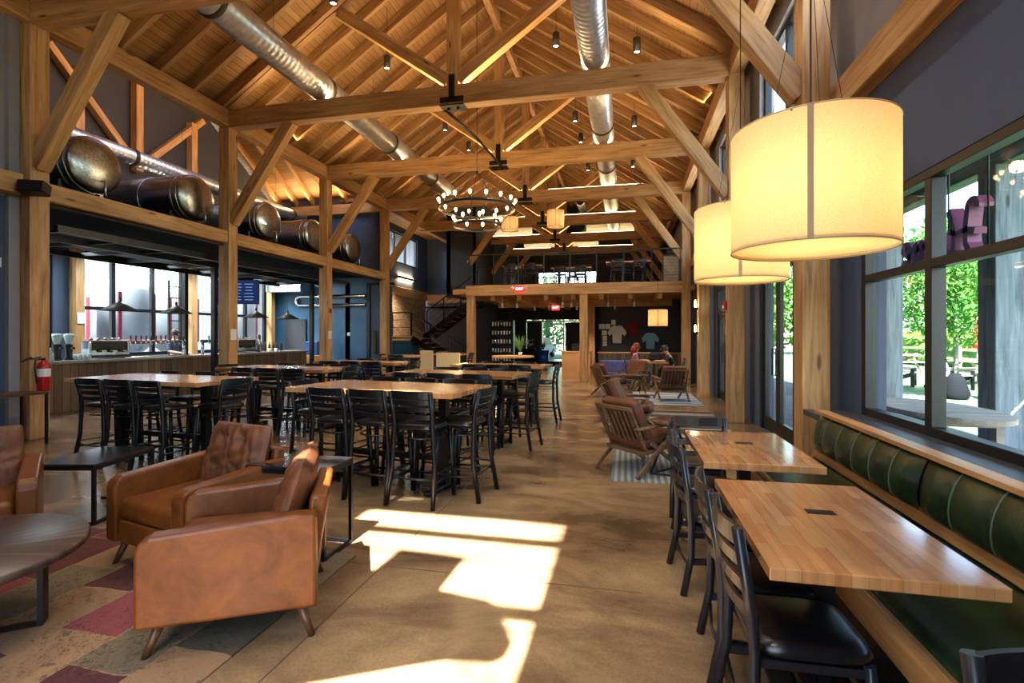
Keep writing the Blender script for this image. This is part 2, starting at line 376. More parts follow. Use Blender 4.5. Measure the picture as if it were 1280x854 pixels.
def obj(name, b, mat, parent=None, mtx=None, label=None, cat=None, group=None, kind=None, sub=0, solid=0, bevel=0):
    bm = b.bm
    bmesh.ops.recalc_face_normals(bm, faces=bm.faces)
    me = bpy.data.meshes.new(name); bm.to_mesh(me); bm.free()
    me.materials.append(G[mat] if isinstance(mat, str) else mat)
    o = bpy.data.objects.new(name, me); COL.objects.link(o)
    if mtx is not None: o.matrix_basis = mtx
    if parent is not None: o.parent = parent
    if bevel:
        m = o.modifiers.new('bevel', 'BEVEL'); m.width = bevel; m.segments = 2; m.limit_method = 'ANGLE'
    if solid:
        m = o.modifiers.new('solid', 'SOLIDIFY'); m.thickness = solid; m.offset = 0
    if sub:
        m = o.modifiers.new('sub', 'SUBSURF'); m.levels = sub; m.render_levels = sub
    tag(o, label, cat, group, kind); return o
def tag(o, label=None, cat=None, group=None, kind=None):
    for k, v in (('label', label), ('category', cat), ('group', group), ('kind', kind)):
        if v is not None: o[k] = v
    return o
def thing(name, label, cat, loc=(0, 0, 0), rz=0, group=None):
    o = bpy.data.objects.new(name, None); COL.objects.link(o); o.empty_display_size = 0.1
    o.location = loc; o.rotation_euler = (0, 0, rz); return tag(o, label, cat, group)
def dup(src, loc, rz=0, label=None, group=None):
    def cp(o, par):
        c = o.copy(); COL.objects.link(c)
        if par is not None: c.parent = par
        for ch in list(o.children): cp(ch, c)
        return c
    r = cp(src, None); r.location = loc; r.rotation_euler = (0, 0, rz)
    if label: r['label'] = label
    if group: r['group'] = group
    return r
def struct(name, b, mat, parent=None, **kw):
    return obj(name, b, mat, parent, kind='structure' if parent is None else None, **kw)
def beam(name, p0, p1, w, h, mat='timber', parent=None, up=(0, 0, 1), bev=0.008, **kw):
    p0, p1 = Vector(p0), Vector(p1)
    return obj(name, B().box((0, 0, 0), ((p1 - p0).length, w, h), None, bev), mat, parent, frame(p0, p1, up), **kw)
def light(name, kind, loc, energy, col=(1, 0.78, 0.5), parent=None, size=0.1, size_y=None, direction=None, spot=None, blend=0.4):
    d = bpy.data.lights.new(name, kind); d.energy = energy; d.color = col
    if kind == 'AREA':
        d.shape = 'RECTANGLE' if size_y else 'SQUARE'; d.size = size
        if size_y: d.size_y = size_y
    elif kind in ('POINT', 'SPOT'): d.shadow_soft_size = size
    if kind == 'SPOT': d.spot_size = spot; d.spot_blend = blend
    o = bpy.data.objects.new(name, d); COL.objects.link(o); o.location = loc
    if direction is not None: o.rotation_euler = Vector(direction).to_track_quat('-Z', 'Y').to_euler()
    if parent is not None: o.parent = parent
    return o
def arc(c, r, a0, a1, n, plane='xy', ry=None):
    ry = ry or r; out = []
    for i in range(n + 1):
        a = a0 + (a1 - a0) * i / n; u, v = r * math.cos(a), ry * math.sin(a)
        out.append({'xy': (c[0] + u, c[1] + v, c[2]), 'xz': (c[0] + u, c[1], c[2] + v), 'yz': (c[0], c[1] + u, c[2] + v)}[plane])
    return out

# ------------------------------------------------------------------ layout constants (metres; camera stands at x=0, y=0)
XL, XR, XM = -8.76, 1.93, -3.41          # left / right post lines, ridge line
BAYS = [6.0, 9.9, 13.75, 17.6, 21.45, 25.3, 29.2]
ZT0, ZT1 = 6.2, 6.6                     # tie beam bottom / top
SL = 0.67                               # roof slope (rise per metre)
YS, YN = -0.9, 33.5                     # south and north ends
WX = 2.2                                # inner face of the right wall

# ------------------------------------------------------------------ camera, sky, sun
cd = bpy.data.cameras.new('camera'); cam = bpy.data.objects.new('camera', cd); COL.objects.link(cam)
cd.sensor_width = 36; cd.lens = 18.0; cd.shift_y = -7 / 1280; cd.clip_end = 300; cd.clip_start = 0.05
cam.location = (0, 0, 1.55); cam.rotation_euler = (R(90), 0, R(12.51)); SC.camera = cam
SC.view_settings.view_transform = 'Standard'; SC.view_settings.look = 'None'
SC.view_settings.gamma = 1.0; SC.view_settings.use_curve_mapping = False; SC.view_settings.exposure = 1.32
SC.cycles.use_denoising = True; SC.cycles.max_bounces = 8; SC.cycles.diffuse_bounces = 4; SC.cycles.glossy_bounces = 4
SC.cycles.transparent_max_bounces = 12; SC.cycles.caustics_reflective = False; SC.cycles.caustics_refractive = False
SC.cycles.sample_clamp_indirect = 4.0
w = bpy.data.worlds.new('sky'); SC.world = w; w.use_nodes = True
nt = w.node_tree; bg = nt.nodes['Background']; st = nt.nodes.new('ShaderNodeTexSky'); st.sky_type = 'NISHITA'
st.sun_disc = False; st.sun_elevation = R(55); st.sun_rotation = R(180); st.air_density = 1.2; st.dust_density = 1.0
nt.links.new(st.outputs[0], bg.inputs[0]); bg.inputs[1].default_value = 0.6
sun = light('sun', 'SUN', (0, -8, 12), 32.0, (1.0, 0.98, 0.95)); sun.data.angle = R(0.6)
sun.rotation_euler = (R(35), 0, 0)

# ------------------------------------------------------------------ building shell
struct('floor', B().box((-6.0, 16.2, -0.06), (17.0, 35.0, 0.12)), 'concrete')
b = B()
b.box((-1.6, 7.6, 0.0006), (0.008, 17.0, 0.0012)); b.box((-3.4, 3.18, 0.0006), (7.0, 0.008, 0.0012)); b.box((-3.2, 9.9, 0.0006), (9.6, 0.008, 0.0012))
struct('trim_1', b, 'joint')
ZE = ZT1 + 0.02                                               # underside of the rafters at the wall plates
def roof_z(x): return ZE + SL * (x - XL) if x < XM else ZE + SL * (XR - x)
ZR = roof_z(XM - 1e-6)
ang = math.atan(SL)
# roof decks with their rafters and the ridge beam
ys = [YS + 0.35 + 0.77 * k for k in range(45)]
ys = [5.9 - 0.1 + 0.78 * k for k in range(-8, 36)]
for side, nm in ((-1, 'ceiling_left'), (1, 'ceiling_right')):
    x0 = XL - 0.25 if side < 0 else XR + 0.45
    z0 = ZE + 0.24 - SL * (0.25 if side < 0 else 0.45)
    x1, z1 = XM, ZE + 0.24 + SL * (XM - XL)
    p0, p1 = Vector((x0, (YS + YN) / 2, z0)), Vector((x1, (YS + YN) / 2, z1))
    M = frame(p0, p1); L = (p1 - p0).length
    roof = struct(nm, B().box((0, 0, 0.03), (L, YN - YS, 0.06)), 'deck', mtx=M)
    Mi = M.inverted()
    for y in ys:
        q0, q1 = Vector((x0, y, z0 - 0.14)), Vector((x1, y, z1 - 0.14))
        o = obj('rafter', B().box((0, 0, 0), ((q1 - q0).length, 0.1, 0.24), None, 0.006), 'rafter', roof, Mi @ frame(q0, q1))
    if side > 0:
        obj('ridge_beam', B().box((0, 0, 0), (YN - YS - 0.1, 0.16, 0.42), None, 0.008), 'timber', roof, Mi @ frame((XM, YS + 0.05, ZR - 0.05), (XM, YN - 0.05, ZR - 0.05)))
# right wall: lower dark part with the openings, upper grey part with clerestory windows
HT = roof_z(WX) + 0.3
def wall_with_holes(name, mat, x, th, y0, y1, z0, z1, holes):
    """a wall in the plane x = const, rectangular holes (ya, yb, za, zb)"""
    b = B(); cuts = sorted({y0, y1} | {h[0] for h in holes} | {h[1] for h in holes})
    for a, c in zip(cuts, cuts[1:]):
        hs = sorted([(h[2], h[3]) for h in holes if h[0] <= a + 1e-6 and h[1] >= c - 1e-6]); z = z0
        for lo, hi in hs + [(z1, z1)]:
            if lo - z > 1e-4: b.box((x + th / 2, (a + c) / 2, (z + lo) / 2), (abs(th), c - a, lo - z))
            z = max(z, hi)
    return struct(name, b, mat)
LOWR = [(2.1, 5.52, 0.80, 2.80), (7.5, 9.32, 0.02, 2.75), (11.9, 13.45, 0.02, 2.75), (15.2, 17.1, 0.02, 2.75)]
wall_with_holes('wall_right', 'navy', WX, 0.22, YS, YN, 0.0, 3.85, LOWR)
UPR = [(1.2, 5.7, 4.9, 6.1), (6.9, 9.3, 4.2, 6.1), (10.7, 13.1, 4.2, 6.1), (14.5, 17.0, 4.2, 6.1)]
wall_with_holes('wall_right_upper', 'upper', WX, 0.22, YS, YN, 3.85, HT + 0.35, UPR)
def window(n, x, y0, y1, z0, z1, ym=(), zm=(), fw=0.07, dp=0.1, mat='blackframe'):
    """black framed window in the plane x = const"""
    o = thing('window_%d' % n, None, None, (x, (y0 + y1) / 2, z0)); o['kind'] = 'structure'
    w_, h_ = y1 - y0, z1 - z0; b = B()
    for s in (-1, 1): b.box((0, s * (w_ / 2 - fw / 2), h_ / 2), (dp, fw, h_), None, 0.004)
    for z in (fw / 2, h_ - fw / 2): b.box((0, 0, z), (dp, w_ - 2 * fw, fw), None, 0.004)
    obj('window_frame', b, mat, o)
    for y in ym: obj('mullion', B().box((0, y - (y0 + y1) / 2, h_ / 2), (dp, fw * 1.25, h_ - 2 * fw), None, 0.004), mat, o)
    for z in zm: obj('rail', B().box((0, 0, z - z0), (dp * 0.96, w_ - 2 * fw, fw), None, 0.004), mat, o)
    obj('pane', B().box((0.012, 0, h_ / 2), (0.008, w_ - 2 * fw, h_ - 2 * fw)), 'glass', o)
    return o
window(1, WX + 0.06, 2.1, 5.52, 0.80, 2.80, (4.42, 3.42), (2.09,))
window(2, WX + 0.12, 1.2, 5.7, 4.9, 6.1, (2.8, 4.3))
window(3, WX + 0.12, 6.9, 9.3, 4.2, 6.1, (8.1,))
window(4, WX + 0.12, 10.7, 13.1, 4.2, 6.1, (11.9,))
window(5, WX + 0.12, 14.5, 17.0, 4.2, 6.1, (15.7,))
def glass_door(n, y0, y1, z1, ztr=None):
    o = thing('door_%d' % n, None, None, (WX + 0.07, (y0 + y1) / 2, 0.0)); o['kind'] = 'structure'
    w_ = y1 - y0; b = B()
    for s in (-1, 1): b.box((0, s * (w_ / 2 - 0.05), z1 / 2), (0.12, 0.1, z1), None, 0.004)
    b.box((0, 0, z1 - 0.05), (0.12, w_ - 0.2, 0.1), None, 0.004)
    if ztr: b.box((0, 0, ztr), (0.12, w_ - 0.2, 0.1), None, 0.004)
    obj('door_frame', b, 'blackframe', o); zt = (ztr or z1) - 0.06
    for s in (-1, 1):
        b = B(); hw = w_ / 2 - 0.11
        for e in (0.055, hw - 0.05): b.box((0, s * e, zt / 2), (0.06, 0.09, zt - 0.04), None, 0.004)
        b.box((0, s * hw / 2, 0.14), (0.06, hw - 0.18, 0.22), None, 0.004); b.box((0, s * hw / 2, zt - 0.1), (0.06, hw - 0.18, 0.12), None, 0.004)
        d = obj('door_leaf', b, 'blackframe', o)
        obj('pane', B().box((0, s * hw / 2, zt / 2), (0.01, hw - 0.18, zt - 0.3)), 'glass', d)
        obj('door_handle', B().tube([(-0.03, s * 0.1, 0.95), (-0.08, s * 0.1, 0.95), (-0.08, s * 0.1, 1.35), (-0.03, s * 0.1, 1.35)], 0.012), 'black', d)
    if ztr: obj('transom_pane', B().box((0, 0, (ztr + z1) / 2), (0.01, w_ - 0.2, z1 - ztr - 0.1)), 'glass', o)
glass_door(1, 7.5, 9.32, 2.75); glass_door(2, 11.9, 13.45, 2.75, 2.15); glass_door(3, 15.2, 17.1, 2.75, 2.15)
# south wall behind the camera with the big sunny window
b = B(); SX0, SX1, SZ = -2.26, -0.45, 7.42
def hole_wall(b, y, th, x0, x1, z0, z1, holes):
    cuts = sorted({x0, x1} | {h[0] for h in holes} | {h[1] for h in holes})
    for a, c in zip(cuts, cuts[1:]):
        z = z0
        for lo, hi in sorted([(h[2], h[3]) for h in holes if h[0] <= a + 1e-6 and h[1] >= c - 1e-6]) + [(z1, z1)]:
            if lo - z > 1e-4: b.box(((a + c) / 2, y + th / 2, (z + lo) / 2), (c - a, th, lo - z))
            z = max(z, hi)
hole_wall(b, YS - 0.12, 0.12, XL - 6, WX + 0.2, 0, 10.6, [(SX0, SX1, 0.1, SZ), (-3.0, -2.2, 8.86, 9.09), (-2.2, -1.9, 8.86, 9.09), (-2.2, -1.9, 7.76, 7.95)])
struct('wall_south', b, 'navy')
o = thing('window_6', None, None, (0, YS - 0.06, 0)); o['kind'] = 'structure'
b = B()
for z in (5.36, 6.77): b.box(((SX0 + SX1) / 2, 0, z), (SX1 - SX0, 0.08, 0.10))
b.box(((SX0 + SX1) / 2, 0, 0.15), (SX1 - SX0, 0.08, 0.1)); b.box((SX1 - 0.02, 0, SZ / 2 + 0.05), (0.04, 0.08, SZ - 0.1)); b.box((SX0 + 0.02, 0, SZ / 2 + 0.05), (0.04, 0.08, SZ - 0.1))
obj('window_frame', b, 'blackframe', o)
# left wall south of the first bay: navy below the girt, grey above
LX = XL - 0.12
b = B(); b.box((LX - 0.1, (YS + 5.85) / 2, 1.8), (0.2, 5.85 - YS, 3.6)); struct('wall_left', b, 'navy')
b = B(); b.box((LX - 0.1, (YS + 5.85) / 2, 5.4), (0.2, 5.85 - YS, 3.6)); b.box((-11.2, 5.78, 4.8), (4.8, 0.14, 9.6)); struct('wall_left_upper', b, 'upper')
# bar aisle: window wall, end wall, cross gable roof
AX = -13.6
wall_with_holes('wall_bar', 'navy', AX - 0.2, 0.2, 5.8, 17.8, 0, 4.1, [(6.6, 9.75, 1.0, 3.75), (10.2, 13.55, 1.0, 3.75), (14.0, 17.35, 1.0, 3.75)])
b = B(); yr = 11.8
poly = [(5.8, 4.1), (17.8, 4.1), (17.8, 6.6), (yr, 6.6 + 0.67 * 5.8 + 0.1), (5.8, 6.6)]
b.prism([(p[0], p[1]) for p in poly], 0, 0.2, Matrix(((0, 0, 1, AX - 0.2), (1, 0, 0, 0), (0, 1, 0, 0), (0, 0, 0, 1))))
struct('wall_bar_gable', b, 'dark')
for k, (ya, yb, mull) in enumerate([(6.6, 9.75, (7.7, 8.8)), (10.2, 13.55, (11.3, 12.5)), (14.0, 17.35, (15.1, 16.3))]):
    window(7 + k, AX - 0.1, ya, yb, 1.0, 3.75, mull, (2.28,), 0.09)
for s, nm in ((-1, 'ceiling_gable_near'), (1, 'ceiling_gable_far')):
    ye = yr + s * 6.0; p0, p1 = Vector((-11.2, ye, 6.62 + 0.2)), Vector((-11.2, yr, 6.62 + 0.2 + 0.67 * 6.0)); M = frame(p0, p1); L = (p1 - p0).length
    roof = struct(nm, B().box((0, 0, 0.03), (L, 5.2, 0.06)), 'deck', mtx=M); Mi = M.inverted()
    for k in range(7):
        x = -13.3 + 0.72 * k
        q0, q1 = p0 + Vector((x + 11.2, 0, -0.13)), p1 + Vector((x + 11.2, 0, -0.13))
        obj('rafter', B().box((0, 0, 0), ((q1 - q0).length, 0.1, 0.22), None, 0.006), 'rafter', roof, Mi @ frame(q0, q1))
b = B(); b.box((-11.2, 17.85, 1.85), (4.9, 0.1, 3.7)); struct('wall_bar_end', b, 'blue')
b = B(); b.box((-11.2, 17.85, 5.32), (4.9, 0.1, 3.24)); struct('wall_bar_end_upper', b, 'navy')
b = B(); b.box((-11.3, 11.8, 3.83), (4.6, 11.8, 0.14)); struct('ceiling_bar', b, 'matteblack')
# north part: stair wall, back wall, mezzanine floor, upstairs wall
YB = 25.3
b = B(); b.box((-10.4, 21.6, 1.8), (0.2, 7.6, 3.6)); struct('wall_stair', b, 'brick')
wall_with_holes('wall_stair_upper', 'navy', -10.5, 0.2, 17.9, YN, 3.6, 8.0, [(20.6, 24.3, 4.95, 6.35)])
window(10, -10.4, 20.6, 24.3, 4.95, 6.35, (21.8, 23.0))
b = B(); b.box((-8.25, YB + 0.4, 5.4), (4.5, 0.2, 4.8)); b.box((-8.0, 23.95, 5.6), (0.2, 2.9, 4.4)); struct('wall_stair_back_upper', b, 'navy')
b = B(); b.box((-7.4, 22.6, 5.6), (1.4, 0.2, 4.6)); b.box((-6.75, 28.0, 5.6), (0.14, 11.0, 4.6)); struct('wall_loft_left', b, 'dark')
def wall_y(name, mat, y, th, x0, x1, z0, z1, holes=()):
    b = B(); cuts = sorted({x0, x1} | {h[0] for h in holes} | {h[1] for h in holes})
    for a, c in zip(cuts, cuts[1:]):
        z = z0
        for lo, hi in sorted([(h[2], h[3]) for h in holes if h[0] <= a + 1e-6 and h[1] >= c - 1e-6]) + [(z1, z1)]:
            if lo - z > 1e-4: b.box(((a + c) / 2, y + th / 2, (z + lo) / 2), (c - a, th, lo - z))
            z = max(z, hi)
    return struct(name, b, mat)
wall_y('wall_north', 'dark', YB + 0.3, 0.2, -10.4, WX, 0, 3.1, [(-5.0, -1.75, 0.02, 2.36)])
wall_y('wall_north_upper', 'dark', YN - 0.2, 0.2, -10.5, WX + 0.2, 3.1, 11, [(-5.6, -1.8, 4.95, 5.75)])
b = B(); b.box((-1.95, 25.6, 3.14), (8.3, 16.0, 0.18)); struct('ceiling_mezzanine', b, 'timber')
wall_y('wall_shop', 'dark', 22.0, 0.12, -1.05, WX, 0, 3.04)
b = B(); b.box((-5.9, 23.6, 1.5), (0.12, 3.6, 3.0)); struct('wall_store', b, 'dark')
o = thing('door_4', None, None, (-3.4, YB + 0.4, 0)); o['kind'] = 'structure'
b = B()
for x in (-1.57, -0.75, 0.37, 1.57): b.box((x, 0, 1.17), (0.08, 0.12, 2.34))
b.box((0, 0, 2.3), (3.2, 0.12, 0.08)); obj('door_frame', b, 'chrome', o)
obj('pane', B().box((0.4 - 0.59, 0.02, 1.15), (1.05, 0.01, 2.2)), 'glass', o)
obj('pane', B().box((0.97, 0.02, 1.15), (1.1, 0.01, 2.2)), 'glass', o)
b = B(); b.box((-1.16, 0.02, 1.15), (0.72, 0.04, 2.26)); obj('door_leaf', b, 'dark', o)
b = B(); b.box((0, 0, 1.1), (0.98, 0.05, 2.2), None, 0.01); d = obj('door_leaf', b, 'dark', o, TR(0.95, -0.08, 0.03))
obj('door_handle', B().tube([(-0.36, -0.03, 0.9), (-0.36, -0.08, 0.9), (-0.36, -0.08, 1.5), (-0.36, -0.03, 1.5)], 0.015), 'black', d)
# girts, window ledge
beam('trim_2', (WX - 0.055, YS, 3.945), (WX - 0.055, YN, 3.945), 0.17, 0.31, kind='structure')
beam('trim_3', (XL - 0.01, YS, 3.78), (XL - 0.01, 5.8, 3.78), 0.24, 0.3, kind='structure')
for (a, c) in zip([6.0, 9.9, 13.75], [9.9, 13.75, 17.6]):
    pass
struct('trim_4', B().box((1.985, 2.45, 0.775), (0.43, 6.6, 0.05)), 'ledge')
struct('ceiling_stair', B().box((-9.75, 25.5, 6.72), (1.9, 15.6, 0.12)), 'deck')
beam('trim_5', (-10.28, 17.9, 3.62), (-10.28, YB + 0.2, 3.62), 0.08, 0.42, kind='structure')
beam('trim_6', (-10.3, YB + 0.26, 3.5), (-6.0, YB + 0.26, 3.5), 0.08, 0.45, kind='structure')
struct('baseboard_left', B().box((LX + 0.012, 2.4, 0.06), (0.024, 6.6, 0.12)), 'dark')

# ------------------------------------------------------------------ timber frame
PW = 0.27
def post(x, y, z1, label, z0=0.0, w=PW, group=None):
    o = beam('timber_post', (x, y, z0), (x, y, z1), w, w, up=(0, 1, 0)); return tag(o, label, 'post', group)
post(XL, 6.0, ZT0, 'tall timber post with the red fire extinguisher, nearest on the left')
post(XL, 9.9, ZT0, 'tall timber post by the hanging menu screen, second along the bar')
post(XL, 13.75, ZT0, 'tall timber post with a white notice and red alarm, third along the bar')
post(XL, 17.6, ZT0, 'tall timber post at the foot of the stairs, fourth along the bar')
post(XR, 6.0, ZT0, 'tall timber post at the end of the green bench')
post(XR, 9.9, ZT0, 'tall timber post with a small red alarm strobe beyond the glass door')
post(XR, 13.75, ZT0, 'tall timber post with two lit candle sconces on the right')
post(XR, 17.6, ZT0, 'timber post on the right where the loft beam ends')
for x, y, lb in ((-5.35, 17.45, 'timber post under the left end of the loft beam'), (-1.38, 17.45, 'timber post under the middle of the loft beam'), (-1.38, 21.6, 'timber post behind the middle loft post, by the wood veneer desk')):
    post(x, y, 2.98, lb, w=0.27)
for y, z, lb in ((10.2, 8.3, 'timber stud of the bar gable wall, nearest of three'), (13.7, 8.3, 'timber stud of the bar gable wall, farthest of three')):
    post(AX + 0.135, y, z, lb, w=0.22)
post(AX + 0.135, 11.82, 9.9, 'middle timber stud of the bar gable wall with two braces meeting at its foot', z0=6.2, w=0.22)
post(AX + 0.14, 17.4, 3.7, 'timber post in the far corner of the bar by the window', w=0.22)
for (p, q, lb) in (((AX + 0.13, 11.66, 6.45), (AX + 0.13, 9.5, 8.55), 'gable wall brace rising to the left behind the tanks'), ((AX + 0.13, 11.98, 6.45), (AX + 0.13, 14.1, 8.55), 'gable wall brace rising to the right behind the tanks')):
    tag(beam('timber_brace', p, q, 0.18, 0.2, up=(1, 0, 0)), lb, 'brace')
for i, (a, c, nm) in enumerate([(6.0, 9.9, 'above the nearest two steel tanks'), (9.9, 13.75, 'above the middle steel tanks'), (13.75, 17.6, 'above the farthest steel tank')]):
    tag(beam('wall_plate_beam', (XL, a + 0.0, (ZT0 + ZT1) / 2 + 0.02), (XL, c, (ZT0 + ZT1) / 2 + 0.02), 0.24, 0.36), 'timber roof plate beam ' + nm, 'beam')
    tag(beam('bar_header_beam', (XL, a + PW / 2, 3.76), (XL, c - PW / 2, 3.76), 0.22, 0.27), 'timber beam over the bar opening ' + nm.replace('above', 'below'), 'beam')
tag(beam('wall_plate_beam', (XL, YS, 6.42), (XL, 5.98, 6.42), 0.24, 0.36), 'timber roof plate beam over the left wall nearest the camera', 'beam')
tag(beam('wall_plate_beam', (XL, 17.6, 6.42), (XL, YN, 6.42), 0.24, 0.36), 'timber roof plate beam over the stairs', 'beam')
tag(beam('wall_plate_beam', (XR, YS, 6.42), (XR, YN, 6.42), 0.24, 0.36), 'long timber roof plate beam along the right wall', 'beam')
tag(beam('gable_plate_beam', (AX, 17.6, 6.35), (XL - 0.14, 17.6, 6.35), 0.2, 0.36), 'timber beam across the far end of the bar roof', 'beam')
ORD = ['nearest roof truss at the top edge of the view', 'second roof truss from the camera, with the black joint plate', 'third roof truss, in front of the ring chandelier', 'fourth roof truss, over the front of the loft', 'fifth roof truss, with lit strip over the loft', 'sixth roof truss, over the middle of the loft', 'seventh roof truss, at the back of the loft']
for i, y in enumerate(BAYS):
    t = thing('roof_truss', 'timber ' + ORD[i], 'truss', (XM, y, ZT0))
    hw = XR - XM; h = ZT1 - ZT0
    beam('tie_beam', (-hw - 0.13, 0, h / 2), (hw + 0.13, 0, h / 2), 0.26, h, parent=t)
    beam('king_post', (0, 0, h), (0, 0, ZR - ZT0 - 0.2), 0.24, 0.22, parent=t, up=(0, 1, 0))
    for s in (-1, 1):
        beam('strut', (s * 0.1, 0, h + 0.12), (s * 2.55, 0, roof_z(XM + s * 2.55) - ZT0 - 0.05), 0.2, 0.24, parent=t)
        if i >= 4 and s < 0: beam('knee_brace', (-3.26, 0, -1.5), (-2.1, 0, 0.03), 0.2, 0.24, parent=t)
        else: beam('knee_brace', (s * (hw - 0.1), 0, -2.1), (s * (hw - 1.6), 0, 0.03), 0.2, 0.24, parent=t)
        beam('principal_rafter', (s * (hw + 0.05), 0, roof_z(XM + s * hw) - ZT0 + 0.1), (0, 0, ZR - ZT0 + 0.13), 0.16, 0.2, parent=t, mat='rafter')
    b = B(); b.box((0, -0.135, 0.1), (0.5, 0.02, 0.12), None, 0.01); b.box((0, -0.135, 0.35), (0.13, 0.02, 0.52), None, 0.01); b.box((0, 0, -0.01), (0.5, 0.29, 0.02)); b.box((0.1, 0, -0.035), (0.06, 0.06, 0.06)); b.box((-0.1, 0, -0.035), (0.06, 0.06, 0.06))
    if i: obj('joint_plate', b, 'black', t)
    if i >= 3:
        for s in (-1, 1):
            if i == 3 and s < 0: continue
            obj('led_strip', B().box((s * 2.3, 0.0, h + 0.02), (3.0, 0.06, 0.025)), 'led', t)
for y, s, x0, x1 in ((25.3, 1, -1.9, 0.4), (25.3, 0, -7.0, -4.6), (29.2, 0, -5.8, -4.0), (29.2, 1, -3.0, -1.5)):
    tag(obj('acoustic_panel', B().box(((x0 + x1) / 2, y + 0.22, 6.98), (x1 - x0, 0.05, 0.62), None, 0.01), 'panel'), 'pale flat panel standing over the %s tie beam, %s of the king post' % ('sixth' if y < 26 else 'seventh', 'right' if s else 'left'), 'panel')
# purlin braces and loft front
tag(beam('loft_beam', (-5.5, 17.42, 3.14), (XR - PW / 2, 17.42, 3.14), 0.3, 0.36), 'wide timber beam carrying the front of the loft', 'beam')
for k in range(7):
    x = -4.6 + k * 0.95
    tag(beam('loft_joist', (x, 17.6, 2.92), (x, 25.3, 2.92), 0.16, 0.24), 'timber joist under the loft floor, %s from the left' % ('first second third fourth fifth sixth seventh'.split()[k]), 'joist', 'loft joists')
tag(beam('loft_cross_beam', (-5.3, 21.3, 2.9), (1.8, 21.3, 2.9), 0.24, 0.3), 'timber cross beam under the loft above the wood veneer desk', 'beam')
# ------------------------------------------------------------------ chairs, stools, tables
def curved_slat(w, y, z, h, sag=0.035, th=0.016):
    n = 8; out, inn = [], []
    for i in range(n + 1):
        u = -1 + 2 * i / n; yy = y - sag * (1 - u * u)
        out.append((u * w / 2, yy - th / 2)); inn.append((u * w / 2, yy + th / 2))
    return B().prism(out + inn[::-1], z - h / 2, z + h / 2)
def ladder_seat(name, label, cat, hs, hb, nsl, mat, group=None, bar=True):
    """ladder back chair or bar stool facing local +y"""
    t = thing(name, label, cat, (0, 0, 0), 0, group); k = 0.205
    n = 28; pts = []
    b = B(); prof = [(0.0, 0.0), (0.88, 0.0), (0.98, 0.008), (1.0, 0.022), (0.96, 0.042), (0.8, 0.052), (0.0, 0.056)]
    def sq(a): c, s_ = math.cos(a), math.sin(a); q = (abs(c) ** 5 + abs(s_) ** 5) ** -0.2; return q * c, q * s_
    rings = []
    for r, z in prof:
        if r == 0: rings.append([b.bm.verts.new((0, 0.01, z))])
        else: rings.append([b.bm.verts.new((sq(2 * math.pi * i / n)[0] * r * 0.205, 0.01 + sq(2 * math.pi * i / n)[1] * r * 0.205, z)) for i in range(n)])
    for A_, C_ in zip(rings, rings[1:]):
        for i in range(n):
            j = (i + 1) % n
            q = (A_[0], C_[j], C_[i]) if len(A_) == 1 else ((A_[i], A_[j], C_[0]) if len(C_) == 1 else (A_[i], A_[j], C_[j], C_[i]))
            b.bm.faces.new(q).smooth = True
    obj('seat', b, 'vinyl', t, TR(0, 0, hs - 0.05))
    sp = 0.03 if bar else 0.012
    for s in (-1, 1):
        obj('rear_leg', B().tube([(s * (k + sp), -0.235 - sp, 0), (s * (k + sp * 0.5), -0.20, hs * 0.5), (s * (k - 0.01), -0.195, hs - 0.03), (s * (k - 0.008), -0.205, hs + 0.1), (s * (k - 0.002), -0.255, hb)], 0.0225, 6), mat, t)
        obj('front_leg', B().tube([(s * (k + sp * 0.5), 0.20 + sp * 0.5, 0), (s * (k - 0.015), 0.175, hs - 0.04)], 0.021, 6), mat, t)
    hh = hb - hs
    for i in range(nsl):
        z = hs + hh * (0.24 + 0.68 * i / (nsl - 1)) if nsl > 1 else hs
        obj('slat', curved_slat(2 * k - 0.02, -0.2 - 0.055 * max(0, (z - hs - 0.1) / (hh - 0.1)), z, 0.07 if i == nsl - 1 else 0.042), mat, t)
    f = B(); za = hs * 0.30
    if bar:
        f.tube([(-k - 0.012, 0.2, za - 0.03), (0, 0.225, za - 0.03), (k + 0.012, 0.2, za - 0.03)], 0.011, 6)
        for s in (-1, 1):
            f.tube([(s * (k + 0.01), 0.2, za), (s * (k + 0.018), -0.21, za)], 0.010, 6); f.tube([(s * (k + 0.006), 0.19, za + 0.07), (s * (k + 0.012), -0.205, za + 0.07)], 0.009, 6)
        f.tube([(-k - 0.015, -0.21, za + 0.03), (0, -0.235, za + 0.03), (k + 0.015, -0.21, za + 0.03)], 0.010, 6)
        obj('ring_brace', B().tube(arc((0, 0, hs - 0.13), 0.2, 0, 2 * math.pi - 0.01, 16)[:-1], 0.008, 6, closed=True), mat, t)
    else:
        for s in (-1, 1): f.box((s * (k + 0.004), -0.01, 0.2), (0.016, 0.4, 0.035))
        f.box((0, 0.19, 0.28), (2 * k, 0.016, 0.03)); f.tube([(-k, -0.2, 0.16), (0, -0.22, 0.16), (k, -0.2, 0.16)], 0.01, 6)
        f.box((0, 0.0, hs - 0.07), (2 * k - 0.02, 0.36, 0.03))
    obj('footrest' if bar else 'stretcher', f, mat, t)
    return t
STOOL = ladder_seat('bar_stool', '', 'bar stool', 0.74, 1.04, 4, 'stool')
used = {'s': False, 'c': False}
def stool(x, y, a, label, group, z=0.0):
    if not used['s']:
        used['s'] = True; STOOL.location = (x, y, z); STOOL.rotation_euler = (0, 0, a); STOOL['label'] = label; STOOL['group'] = group; return STOOL
    return dup(STOOL, (x, y, z), a, label, group)
